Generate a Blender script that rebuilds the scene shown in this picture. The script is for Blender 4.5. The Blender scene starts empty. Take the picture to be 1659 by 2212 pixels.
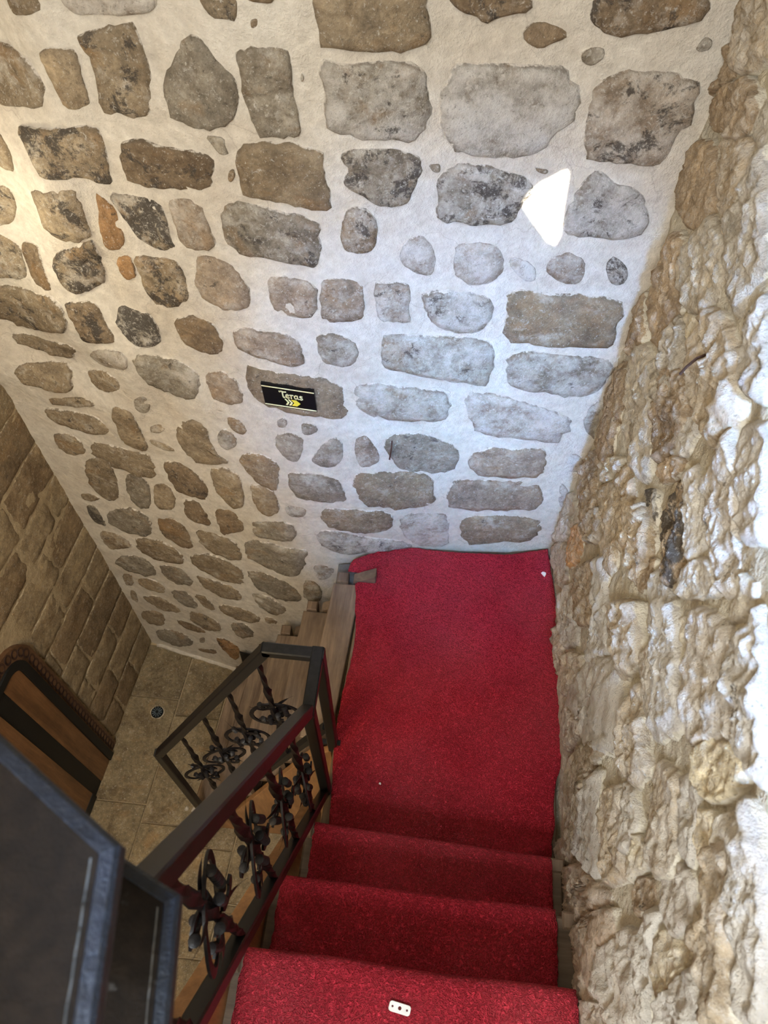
import bpy, bmesh, math, random
from mathutils import Vector, Matrix, noise
R = math.radians
C = bpy.context.scene.collection
sc = bpy.context.scene
rnd = random.Random(7)

# ------------------------------------------------------------------ camera
cam_d = bpy.data.cameras.new('camera')
cam = bpy.data.objects.new('camera', cam_d); C.objects.link(cam); sc.camera = cam
cam_d.sensor_fit = 'VERTICAL'; cam_d.sensor_height = 36.0; cam_d.sensor_width = 27.0
cam_d.lens = 36.0 * 1661.0 / 2212.0
cam_d.clip_start = 0.02; cam_d.clip_end = 50
cam.matrix_world = Matrix(((0.994691, -0.087729, 0.053783, 0.000000), (0.102793, 0.823074, -0.558554, 0.000000), (0.004734, 0.561117, 0.827723, 2.400000), (0, 0, 0, 1)))
cam_d.dof.use_dof = True; cam_d.dof.focus_distance = 2.1; cam_d.dof.aperture_fstop = 9.0

# ------------------------------------------------------------------ world, sun, lamps, exposure
w = bpy.data.worlds.new('world'); sc.world = w; w.use_nodes = True
bg = w.node_tree.nodes['Background']; bg.inputs[0].default_value = (0.62, 0.78, 1.0, 1); bg.inputs[1].default_value = 0.9
SUN_DIR = Vector((0.16, 0.80, -0.56)).normalized()
sd = bpy.data.lights.new('sun', 'SUN'); sd.energy = 60.0; sd.angle = R(0.22); sd.color = (1, 0.97, 0.88)
so = bpy.data.objects.new('sun', sd); C.objects.link(so); so.location = (0, -3, 5)
so.rotation_euler = SUN_DIR.to_track_quat('-Z', 'Y').to_euler()

def area(name, loc, target, sx, sy, power, col, spread=180):
    d = bpy.data.lights.new(name, 'AREA'); d.shape = 'RECTANGLE'; d.size = sx; d.size_y = sy
    d.energy = power; d.color = col; d.spread = R(spread)
    o = bpy.data.objects.new(name, d); C.objects.link(o); o.location = loc
    o.rotation_euler = (Vector(target) - Vector(loc)).to_track_quat('-Z', 'Y').to_euler()
    return o
# beam and door light: daylight falling down the stairwell from the door at the head of the stair, behind the camera
area('skylight_beam', (0.12, -1.0, 3.3), (0.10, 1.5, 0.66), 0.20, 0.20, 7.0, (0.26, 0.53, 1.0), 26)
area('door_daylight', (-0.30, -1.1, 2.95), (0.25, 0.9, 0.8), 0.40, 0.6, 39, (0.88, 0.95, 1.0), 150)
area('stairwell_fill', (-0.45, 0.05, 3.45), (0.15, 0.80, 0.3), 0.8, 0.9, 12, (1.0, 0.92, 0.76), 160)  # added overhead fill that brightens the steps and carpet
area('hall_fill', (-0.85, -0.75, 2.9), (-0.7, 1.3, -0.4), 1.0, 0.8, 6, (1.0, 0.80, 0.52), 150)  # added soft warm fill standing in for ambient light
area('hall_lamp', (-0.98, -0.55, 1.25), (-0.95, 1.25, -0.75), 0.5, 0.5, 11, (1.0, 0.75, 0.40), 160)
# warm wall lamp just outside the frame, grazing the rubble on the left
pd = bpy.data.lights.new('wall_lamp', 'POINT'); pd.energy = 3.4; pd.color = (1.0, 0.92, 0.70); pd.shadow_soft_size = 0.04
po = bpy.data.objects.new('wall_lamp', pd); C.objects.link(po); po.location = (-1.12, 1.30, 1.32)

sc.view_settings.view_transform = 'Standard'; sc.view_settings.look = 'None'
sc.view_settings.gamma = 1.0; sc.view_settings.use_curve_mapping = False
sc.view_settings.exposure = 0.1

# stone outlines on the wall surfaces, millimetres: colour code, wash, dark; then u,v (back wall x,z; side walls y,z)
BACK_STONES = """
t21 -834,1775 -767,1788 -761,1762 -792,1749 -839,1739
p61 -728,1793 -532,1812 -539,1784 -578,1771 -633,1763 -684,1758 -713,1761
t13 -462,1819 -389,1824 -397,1775 -412,1780 -445,1779
b12 -387,1817 -326,1819 -329,1807 -362,1807
t12 -269,1832 -79,1826 -66,1761 -68,1734 -105,1721 -170,1727 -222,1734 -258,1738 -263,1768
t31 -938,1662 -875,1666 -844,1652 -825,1626 -827,1603 -850,1561 -997,1522
t13 -799,1693 -726,1698 -729,1661 -730,1625 -735,1584 -770,1570 -794,1576 -797,1613 -805,1653
t24 -711,1724 -669,1737 -600,1756 -587,1739 -583,1704 -579,1676 -586,1637 -603,1595 -632,1576 -695,1571 -712,1580 -705,1623 -699,1672 -712,1701
g22 -503,1740 -475,1747 -456,1737 -444,1717 -421,1691 -413,1658 -418,1628 -441,1594 -487,1575 -525,1574 -550,1591 -567,1622 -563,1658 -531,1695 -515,1725
g21 -407,1735 -315,1736 -312,1723 -310,1658 -302,1592 -311,1569 -353,1573 -389,1578 -398,1612 -405,1655 -407,1696
g53 -258,1719 -235,1710 -170,1709 -104,1709 -75,1691 -60,1648 -56,1604 -69,1573 -100,1554 -144,1564 -207,1567 -250,1592 -259,1623 -254,1666 -261,1691
t26 -935,1507 -734,1547 -732,1507 -736,1450 -741,1407 -777,1409 -798,1425 -908,1408 -919,1449 -928,1481
b14 -680,1518 -645,1531 -587,1521 -546,1526 -497,1524 -485,1508 -499,1460 -514,1436 -566,1435 -620,1427 -698,1421 -705,1457 -700,1488
g32 -499,1564 -456,1565 -457,1546 -452,1530 -472,1527 -483,1547
t11 -419,1557 -359,1562 -305,1557 -266,1543 -263,1511 -261,1475 -251,1438 -259,1411 -293,1411 -345,1427 -413,1437 -441,1447 -441,1494 -440,1529
b12 -458,1494 -447,1500 -446,1483 -458,1468 -464,1475
g61 -23,1694 34,1696 106,1694 172,1692 195,1671 224,1637 226,1597 198,1569 184,1545 152,1516 87,1510 31,1517 -7,1526 -28,1556 -40,1612 -39,1651 -28,1676
p44 246,1654 263,1673 303,1684 360,1681 404,1675 435,1661 442,1631 449,1591 429,1558 431,1519 411,1493 324,1502 266,1506 254,1521 248,1569 246,1619
b14 -46,1814 104,1810 104,1783 77,1778 42,1770 28,1763 9,1778 -20,1784
b34 199,1810 403,1811 419,1790 399,1766 358,1754 316,1746 284,1740 247,1741 226,1758 209,1781
b12 94,1744 111,1765 144,1762 175,1751 182,1737 150,1728 135,1720 104,1732
g31 208,1710 222,1722 247,1722 253,1706 234,1690 214,1696
g42 412,1722 423,1744 441,1734 439,1721 420,1716
g45 -43,1462 -10,1496 41,1501 80,1495 120,1479 155,1465 165,1438 150,1406 137,1360 67,1357 5,1368 -27,1364 -34,1402 -39,1435
g54 253,1433 270,1470 295,1486 336,1455 366,1451 399,1435 423,1386 434,1340 401,1318 318,1319 266,1321 247,1342 242,1394
g24 -57,1504 -34,1505 -30,1487 -46,1486
g24 161,1491 193,1483 187,1476 167,1482
g35 -230,1544 -180,1548 -108,1538 -71,1520 -65,1490 -83,1460 -96,1418 -144,1411 -182,1436 -219,1459 -228,1474 -213,1505 -226,1525
g33 -491,1424 -435,1424 -367,1410 -300,1389 -281,1383 -283,1325 -289,1263 -340,1273 -412,1289 -477,1286 -493,1320 -496,1367
b45 -206,1421 -182,1414 -158,1379 -161,1320 -184,1300 -225,1302 -239,1336 -232,1382 -221,1410
p31 -612,1407 -559,1417 -530,1406 -530,1366 -519,1309 -537,1287 -584,1277 -611,1284 -611,1332 -615,1373
t47 -757,1389 -706,1392 -634,1394 -630,1346 -629,1292 -619,1272 -651,1259 -690,1264 -714,1281 -726,1321 -752,1351
o11 -789,1387 -776,1379 -750,1353 -752,1318 -747,1279 -762,1247 -799,1226 -812,1242 -809,1288 -796,1337
t25 -960,1369 -826,1406 -829,1350 -831,1279 -840,1267 -872,1244 -890,1237 -945,1249 -957,1281 -956,1333
t36 -911,1216 -866,1237 -840,1260 -839,1217 -855,1118 -869,1100 -902,1085 -923,1066 -975,1068 -993,1107 -987,1154 -935,1205
t34 -1088,1323 -1043,1327 -1044,1292 -1058,1254 -1098,1201 -1145,1200
t34 -1152,1181 -1099,1154 -1093,1120 -1096,1076 -1117,1050 -1206,1042
b12 -1091,1158 -1032,1175 -1033,1142 -1028,1099 -1023,1057 -1063,1049 -1081,1076 -1088,1112
t24 -1219,1015 -1148,1019 -1073,1032 -1029,1039 -1009,1014 -1004,969 -1027,912 -1062,901 -1132,861 -1220,834 -1292,872
t22 -1001,1483 -983,1462 -977,1425 -992,1386 -1019,1381 -1044,1393
b15 -997,1031 -942,1043 -902,1039 -896,1002 -887,970 -876,930 -915,907 -971,900 -987,915 -987,960 -994,998
g48 -853,1027 -835,1045 -796,1042 -750,1039 -743,1005 -739,953 -766,925 -799,918 -838,934 -849,957 -866,988
t25 -746,1227 -697,1241 -633,1242 -619,1225 -619,1170 -623,1126 -646,1105 -670,1087 -718,1076 -741,1096 -745,1160
o11 -797,1205 -751,1231 -750,1195 -755,1156 -791,1136 -798,1156
t23 -1279,800 -1232,807 -1146,817 -1032,858 -1050,803 -1086,772 -1168,764 -1255,762
p23 -580,1259 -546,1273 -497,1263 -474,1235 -458,1188 -462,1142 -486,1119 -540,1118 -584,1136 -596,1169 -588,1218
p33 -413,1235 -358,1242 -299,1221 -300,1120 -354,1119 -404,1129 -412,1178
p32 -285,1234 -211,1232 -190,1207 -186,1116 -231,1103 -290,1109 -294,1169
b13 -687,1040 -628,1074 -580,1063 -558,1015 -559,974 -590,945 -641,951 -672,965 -683,1001
p31 -526,1058 -464,1068 -388,1064 -349,1035 -343,971 -368,953 -447,968 -520,980 -527,1015
g32 -312,1067 -261,1067 -216,1042 -203,1001 -218,953 -266,950 -301,972 -310,1021
t23 -1303,684 -1180,728 -1101,752 -1111,677 -1128,623 -1218,615 -1318,610
t52 -976,861 -899,899 -856,892 -866,833 -932,804 -987,789 -999,816
g33 -843,890 -756,891 -690,883 -659,868 -667,793 -694,736 -756,726 -826,753 -842,812
t33 -1045,729 -972,766 -927,754 -931,709 -981,666 -1031,662 -1046,691
p22 -632,868 -580,892 -545,866 -538,823 -532,777 -584,752 -625,758 -638,802
t11 -516,927 -420,930 -299,913 -251,876 -250,754 -295,750 -405,768 -489,789 -509,840
g41 -227,881 -141,881 -54,850 29,829 47,761 42,705 -49,715 -140,735 -217,782
t33 -1233,566 -1117,611 -1063,607 -1061,584 -1134,559 -1223,541
t23 -1278,501 -1163,527 -1069,535 -1042,503 -1055,454 -1133,425 -1219,422 -1271,445
t12 -1002,603 -943,630 -924,589 -918,500 -916,420 -979,402 -1008,443 -1003,533
g32 -903,677 -863,703 -851,661 -876,609 -905,607 -911,638
t22 -1298,364 -1222,392 -1186,369 -1192,292 -1273,253 -1306,286
t22 -1149,377 -1067,391 -984,387 -926,385 -923,316 -943,255 -1016,244 -1099,264 -1156,306
t11 -798,570 -721,646 -679,629 -679,552 -660,490 -630,483 -643,455 -755,411 -784,463 -801,520
t31 -886,549 -842,566 -830,549 -859,522 -890,522
t31 -907,484 -861,479 -811,453 -855,436 -898,456
g32 -646,608 -614,640 -587,606 -595,559 -630,530 -657,549
t31 -600,702 -565,698 -546,663 -554,630 -589,638 -603,665
g31 -446,726 -424,741 -413,723 -426,697 -446,701
g12 -458,657 -414,679 -374,661 -380,595 -406,541 -440,557 -465,596
g31 -376,727 -342,730 -324,700 -353,673 -376,676
g32 -357,569 -315,642 -280,669 -258,631 -264,553 -300,522 -356,541
p31 -223,661 -193,680 -166,613 -149,549 -181,519 -219,533 -228,607
t21 -599,512 -551,552 -493,543 -463,517 -473,423 -491,367 -537,376 -582,447
b14 -890,362 -831,398 -779,376 -750,318 -741,255 -764,203 -819,193 -872,224 -889,298
t22 -711,411 -646,436 -605,402 -607,311 -620,224 -677,214 -709,269 -715,346
t22 -577,375 -528,387 -493,354 -487,262 -519,201 -568,210 -581,295
g22 -444,481 -359,494 -289,460 -262,410 -258,332 -333,339 -416,349 -441,408
t23 -1212,258 -1120,308 -1103,222 -1137,51 -1201,-1 -1251,53 -1246,135
g22 -1072,222 -1004,257 -977,193 -1014,39 -1062,16 -1094,85
t22 -958,215 -904,238 -883,178 -912,78 -969,52 -988,103
t22 -1317,2 -1263,18 -1229,2 -1281,-37 -1327,-42
g16 -1326,-80 -1279,-59 -1275,-138 -1274,-213 -1319,-209 -1335,-149
g23 -1239,-89 -1136,-10 -1076,3 -1041,-44 -1064,-162 -1115,-210 -1208,-216 -1258,-180
b13 -1013,-31 -942,10 -893,-22 -886,-116 -897,-190 -953,-202 -1019,-149
b13 -859,167 -803,186 -780,124 -772,29 -827,26 -875,57
b12 -742,164 -663,191 -639,129 -644,66 -690,29 -744,-21 -744,81
g23 -611,141 -539,172 -462,193 -433,150 -457,75 -519,51 -607,52
t32 -1328,-267 -1248,-244 -1191,-296 -1219,-356 -1320,-408 -1343,-345
t22 -1170,-240 -1052,-199 -981,-233 -959,-312 -977,-351 -1089,-382 -1166,-356
t21 -852,-26 -780,-14 -702,-40 -674,-127 -697,-182 -783,-184 -851,-132
g23 -653,-16 -610,27 -524,9 -410,32 -422,-69 -463,-188 -530,-207 -609,-165 -673,-118
g22 -1309,-459 -1188,-396 -1131,-443 -1134,-514 -1182,-572 -1270,-569 -1339,-555
g22 -1097,-415 -997,-390 -962,-469 -971,-535 -1059,-565 -1108,-500
t22 -924,-249 -834,-192 -741,-214 -700,-265 -713,-377 -802,-399 -889,-370 -934,-318
t32 -1338,-627 -1281,-606 -1301,-713 -1353,-754
t22 -1258,-625 -1175,-589 -1122,-644 -1152,-716 -1233,-719 -1269,-685
t22 -940,-417 -856,-409 -757,-432 -741,-526 -831,-559 -911,-533
g22 -690,-260 -626,-218 -536,-256 -474,-304 -467,-390 -564,-427 -657,-376
g23 -1099,-641 -1025,-609 -996,-679 -990,-755 -1063,-776 -1108,-723
t22 -989,-620 -936,-600 -898,-687 -914,-743 -969,-708
t32 -1344,-783 -1313,-799 -1335,-918 -1366,-900
t22 -1293,-810 -1185,-758 -1106,-814 -1102,-871 -1203,-922 -1273,-869
g32 -695,-427 -623,-417 -558,-465 -539,-518 -603,-586 -679,-532
t22 -1364,-1022 -1243,-934 -1207,-987 -1249,-1103 -1347,-1140
t23 -1062,-822 -977,-805 -907,-857 -912,-947 -1004,-995 -1062,-932
b14 -1150,-975 -1069,-961 -999,-1031 -1091,-1066 -1146,-1036
t22 -881,-654 -776,-612 -684,-645 -682,-713 -788,-756 -870,-715
g22 -853,-810 -767,-766 -733,-841 -756,-919 -832,-958
g22 -1326,-1207 -1231,-1131 -1131,-1132 -1118,-1248 -1245,-1350 -1330,-1321
g22 -1068,-1130 -1029,-1091 -1045,-1169 -1074,-1189
b13 -1114,-1288 -999,-1221 -997,-1277 -1094,-1318
o14 -980,-1058 -903,-1032 -842,-1098 -882,-1268 -936,-1220
t32 -661,-631 -598,-640 -616,-696 -659,-698
g33 -448,-219 -409,-189 -377,-257 -383,-355 -433,-388 -458,-337
t42 -401,-82 -357,-75 -316,-107 -346,-179 -391,-185
g42 -468,296 -389,294 -410,235 -466,234
t21 -351,297 -244,291 -138,265 -110,246 -106,159 -185,143 -280,165 -349,208
g43 -385,145 -312,165 -201,115 -89,79 -21,17 -121,23 -253,9 -351,41
t21 -231,494 -125,486 -32,465 13,435 23,264 -77,272 -228,322
p52 -112,1291 -93,1326 -63,1335 -36,1308 -26,1264 -32,1225 -64,1232 -99,1258
p52 9,1255 15,1305 61,1315 98,1307 128,1275 134,1230 106,1197 63,1189 23,1215
t61 137,1250 149,1275 201,1249 214,1203 194,1192 162,1223
p41 226,1229 234,1275 268,1287 315,1263 325,1217 310,1186 264,1196
g56 363,1264 381,1277 424,1233 424,1192 391,1192 374,1218
p43 -167,1216 -132,1216 -90,1211 -81,1183 -85,1134 -75,1085 -109,1090 -153,1102 -164,1157
g53 -58,1167 -24,1180 37,1176 93,1163 121,1141 121,1090 106,1045 54,1043 -11,1059 -35,1092 -43,1129
t21 150,1172 208,1172 277,1162 356,1156 425,1147 441,1093 441,1040 443,984 364,989 274,992 189,1000 160,1036 153,1112
g42 -153,1053 -108,1051 -27,1038 50,1028 122,1013 145,972 146,913 144,846 70,863 -19,887 -93,919 -147,939
g42 177,955 216,979 290,967 376,961 457,951 466,891 454,837 424,798 345,810 265,822 193,841 173,895
p51 67,826 144,818 246,785 316,756 391,709 397,647 371,603 243,622 132,634 103,718
g23 -137,663 -74,664 16,631 74,582 87,513 77,454 -10,462 -97,489 -126,564
p21 116,546 172,578 251,567 348,574 364,524 367,428 272,419 153,432 123,476
p61 414,525 442,561 482,506 478,458 435,455
p22 59,411 170,413 305,401 369,377 388,244 284,233 126,243 70,260
p51 -89,241 64,224 85,159 93,5 -21,17 -82,123
t22 118,201 255,207 393,188 413,99 378,35 245,26 142,18
p51 423,405 463,356 477,249 441,274
g42 428,710 446,789 477,797 499,683 488,608 449,659
b22 -374,1780 -361,1784 -362,1771 -374,1767
g22 -294,1693 -289,1687 -293,1677 -296,1683
"""
RIGHT_STONES = """
b11 1523,1543 1545,1508 1535,1468 1535,1431 1493,1435 1412,1457 1263,1528 1205,1590 1198,1621 1221,1640 1279,1638 1340,1636 1429,1602
g21 1174,1618 1220,1575 1246,1514 1285,1440 1243,1430 1169,1450 1108,1476 1025,1540 1001,1603 1022,1630 1063,1641 1121,1636
b10 1406,1421 1427,1378 1417,1330 1409,1281 1404,1246 1342,1254 1253,1277 1169,1320 1172,1363 1175,1398 1153,1443 1226,1422 1289,1427 1282,1467 1313,1469
b11 1504,1193 1513,1154 1492,1115 1471,1075 1428,1061 1410,1097 1347,1175 1367,1202 1435,1193
g31 1157,1417 1172,1377 1156,1348 1115,1339 1085,1309 1051,1301 957,1402 939,1448 985,1458 1040,1457 1095,1450
t31 984,1590 1013,1543 1016,1500 994,1475 927,1479 859,1498 785,1528 733,1558 713,1622 723,1647 755,1657 824,1649 887,1635
g31 1070,1647 1085,1677 1074,1724 1090,1768 1063,1802 886,1764 881,1712 880,1660 919,1650 1000,1641
g54 831,1752 843,1693 815,1668 785,1655 737,1662 665,1717
t31 1337,1663 1163,1762 1120,1745 1098,1720 1094,1683 1091,1669 1145,1649 1200,1637 1246,1654
g21 1317,1196 1407,1100 1356,1082 1297,1064 1202,1041 1086,1092 999,1147 950,1197 960,1242 1004,1273 1084,1290 1161,1277
b11 1435,1024 1489,954 1461,909 1438,861 1366,832 1345,779 1224,873 1243,942 1298,981 1338,1021
t31 1582,1804 1368,1887 1229,1856 1299,1792 1412,1737 1495,1734 1505,1766
b11 1526,1732 1499,1707 1516,1667 1549,1622 1526,1642 1478,1679 1432,1717 1422,1732 1480,1735
g31 1159,1829 1196,1788 1143,1761 1049,1805
b11 1409,1720 1468,1678 1504,1639 1491,1618 1412,1634 1365,1662 1378,1692 1391,1710
b21 1319,1778 1375,1731 1354,1704 1337,1675 1300,1686 1233,1721 1191,1757 1196,1788 1234,1798
b11 1398,1035 1485,953 1512,822 1435,798 1424,719 1342,791 1297,916 1275,1006 1344,1026
b11 1072,1293 1097,1320 1042,1396 977,1454 909,1480 867,1482 887,1433 876,1384 898,1296 947,1281 998,1299
g61 921,1415 867,1482 817,1500 824,1453 813,1433 842,1382 881,1356 898,1378
b10 817,1420 875,1355 895,1295 889,1279 848,1309 802,1379 792,1424
g27 907,1213 862,1271 818,1269 796,1245 837,1229 891,1204
b17 774,1416 782,1350 786,1299 734,1312 670,1330 618,1340 619,1397 647,1435 688,1439 731,1431
t21 882,1195 918,1120 911,1081 877,1062 809,1095 737,1144 736,1195 746,1244 791,1245 837,1229
y71 744,1486 773,1441 748,1427 684,1445 640,1446 621,1421 595,1469 604,1497 649,1497 693,1502
t52 702,1627 693,1593 699,1545 700,1509 656,1514 606,1527 547,1538 506,1541 482,1568 501,1616 555,1606 604,1623 648,1622
g71 662,1687 694,1639 675,1627 623,1626 583,1623 564,1607 515,1638 498,1679 637,1708
t11 1115,1027 1136,979 1089,959 1012,989 911,1007 860,1063 914,1081 921,1130 990,1118 1046,1096
y41 1307,794 1196,950 1112,1050 1118,993 1174,871 1249,800
t21 1255,733 1195,837 1087,983 1012,989 911,1007 875,955 894,892 974,848 1034,873 1134,812
b21 1480,594 1365,757 1309,745 1268,714 1195,755 1203,648 1160,614 1269,549 1368,544
t31 1226,647 1152,810 1055,870 1050,788 1156,633
o21 1333,446 1273,529 1198,553 1193,449 1258,315 1333,338
g71 992,793 935,912 888,933 818,920 690,971 701,872 784,667 796,762 836,795
g71 688,1259 644,1329 599,1350 551,1381 508,1377 463,1382 422,1382 392,1372 398,1316 414,1246 454,1258 497,1283 566,1261 615,1255
b11 726,1259 692,1243 700,1170 742,1135 736,1195
g51 418,1669 418,1582 402,1567 373,1566 337,1575 310,1585 306,1551 267,1584 233,1629
t52 505,1489 513,1449 484,1435 443,1415 417,1408 380,1409 340,1420 341,1473 309,1547 316,1571 362,1572 410,1564 428,1571 468,1535
y21 338,1472 322,1423 277,1442 260,1479 252,1523 266,1584 302,1550 313,1532
y61 234,1550 237,1512 221,1490 203,1467 183,1581 206,1592 229,1583
g51 1162,162 1076,384 928,481 1018,233 1104,184
g61 857,335 798,646 692,892 615,1019 558,1042 529,1016 477,1020 494,909 603,624 674,569 739,276 868,225
t31 777,986 699,1144 636,1163 577,1164 583,1095 587,1040 644,997 714,970
t41 576,1172 567,1255 526,1275 482,1274 445,1252 431,1225 473,1203 525,1188
t31 526,1132 517,1196 459,1210 416,1210 377,1238 361,1224 364,1137 447,1076 498,1082
t41 369,1264 329,1346 309,1361 276,1342 224,1349 206,1310 227,1241 317,1243
y71 387,1079 366,1144 322,1175 291,1189 272,1139 270,1094 335,1082
g71 465,902 482,689 454,594 435,456 396,458 262,919 272,966 370,925
t41 409,960 383,1071 333,1091 271,1086 264,1029 295,954 368,935
g81 317,1356 316,1398 272,1441 258,1421 213,1412 200,1406 222,1359 275,1347
t21 510,893 617,550 647,272 542,198 440,187 389,459 453,513 482,689 476,900
p61 219,1311 215,1353 190,1414 161,1415 141,1408 133,1332 152,1302 188,1270 204,1259
b24 223,1189 213,1247 191,1258 178,1234 176,1156 213,1148
g71 175,1252 166,1209 139,1190 108,1184 76,1190 46,1184 46,1243 104,1244 148,1274 165,1286
t61 163,1121 158,1054 147,989 121,957 94,943 74,997 39,1078 39,1184 108,1184 147,1196
g71 92,1428 91,1367 75,1313 59,1276 38,1265 38,1452 67,1449
p21 208,946 212,774 249,324 242,199 158,442 93,665 79,927 121,957 166,995 191,1027
p21 417,63 362,522 258,920 224,1015 214,935 244,471 294,121 405,-32
t31 197,1458 212,1493 196,1539 158,1536 122,1537 88,1520 38,1515 38,1460 73,1450 106,1422 141,1413 172,1438
g71 220,1554 224,1596 159,1613 38,1587 38,1528 87,1530 133,1539 183,1541
p31 535,-189 488,193 400,257 463,-129
p31 81,831 72,997 39,1078 40,848
t31 879,196 836,462 839,577 940,386 1001,232 956,174
p21 1152,64 1134,160 1009,232 950,187 1008,91
p31 833,163 847,238 645,596 676,333 721,214
p41 1520,10 1443,179 1332,316 1272,292 1207,337 1235,218 1357,72
y61 1637,125 1568,302 1435,444 1292,528 1351,404 1414,225 1497,85 1556,115
t41 1238,167 1175,361 1102,452 1017,409 1127,186
b21 1168,406 1093,638 992,795 915,787 833,780 983,479
y41 546,1385 512,1449 484,1435 443,1410 452,1389 498,1381 528,1378
y61 604,1442 584,1494 541,1537 503,1536 519,1491 562,1410 600,1365
y51 446,1654 494,1611 477,1576 453,1555 435,1593
y31 260,1426 246,1486 203,1455 195,1419 227,1413
y31 134,1257 148,1296 130,1337 124,1402 109,1418 97,1368 78,1308 68,1266 104,1250
y41 292,1108 283,1182 255,1242 229,1241 230,1183 221,1141 253,1110
t31 349,1022 331,1083 286,1101 241,1111 235,1048 243,996 280,974 336,968
y21 1193,1621 1156,1646 1086,1668 1079,1649 1126,1636
y31 1140,1448 1039,1520 1026,1491 1010,1472 1066,1460
"""


# ------------------------------------------------------------------ materials
def nm(name):
    m = bpy.data.materials.new(name); m.use_nodes = True
    nt = m.node_tree; b = nt.nodes['Principled BSDF']
    return m, nt, b
def N(nt, t, **kw):
    n = nt.nodes.new(t)
    for k, v in kw.items():
        if k == 'ins':
            for kk, vv in v.items(): n.inputs[kk].default_value = vv
        else: setattr(n, k, v)
    return n
def L(nt, a, b): nt.links.new(a, b)
def tex_noise(nt, vec, scale, detail=5, rough=0.6, dist=0.0):
    n = N(nt, 'ShaderNodeTexNoise', ins={'Scale': scale, 'Detail': detail, 'Roughness': rough, 'Distortion': dist})
    if vec: L(nt, vec, n.inputs['Vector'])
    return n.outputs['Fac']
def ramp(nt, fac, a, b, ca=(0, 0, 0, 1), cb=(1, 1, 1, 1)):
    r = N(nt, 'ShaderNodeValToRGB'); r.color_ramp.elements[0].position = a; r.color_ramp.elements[1].position = b
    r.color_ramp.elements[0].color = ca; r.color_ramp.elements[1].color = cb
    L(nt, fac, r.inputs[0]); return r.outputs[0]
def math_(nt, op, a, b=None, clamp=False):
    n = N(nt, 'ShaderNodeMath', operation=op, use_clamp=clamp)
    for i, v in enumerate((a, b)):
        if v is None: continue
        if isinstance(v, (int, float)): n.inputs[i].default_value = v
        else: L(nt, v, n.inputs[i])
    return n.outputs[0]
def mix(nt, fac, a, b, mode='MIX'):
    n = N(nt, 'ShaderNodeMix', data_type='RGBA', blend_type=mode)
    for s, v in (('Factor', fac), ('A', a), ('B', b)):
        i = [q for q in n.inputs if q.name == s and (q.type == ('VALUE' if s == 'Factor' else 'RGBA'))][0]
        if isinstance(v, (int, float)): i.default_value = v
        elif isinstance(v, tuple): i.default_value = v
        else: L(nt, v, i)
    return [q for q in n.outputs if q.type == 'RGBA'][0]
def bump(nt, b, h, strength, dist):
    n = N(nt, 'ShaderNodeBump', ins={'Strength': strength, 'Distance': dist}); L(nt, h, n.inputs['Height'])
    L(nt, n.outputs[0], b.inputs['Normal']); return n

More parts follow.
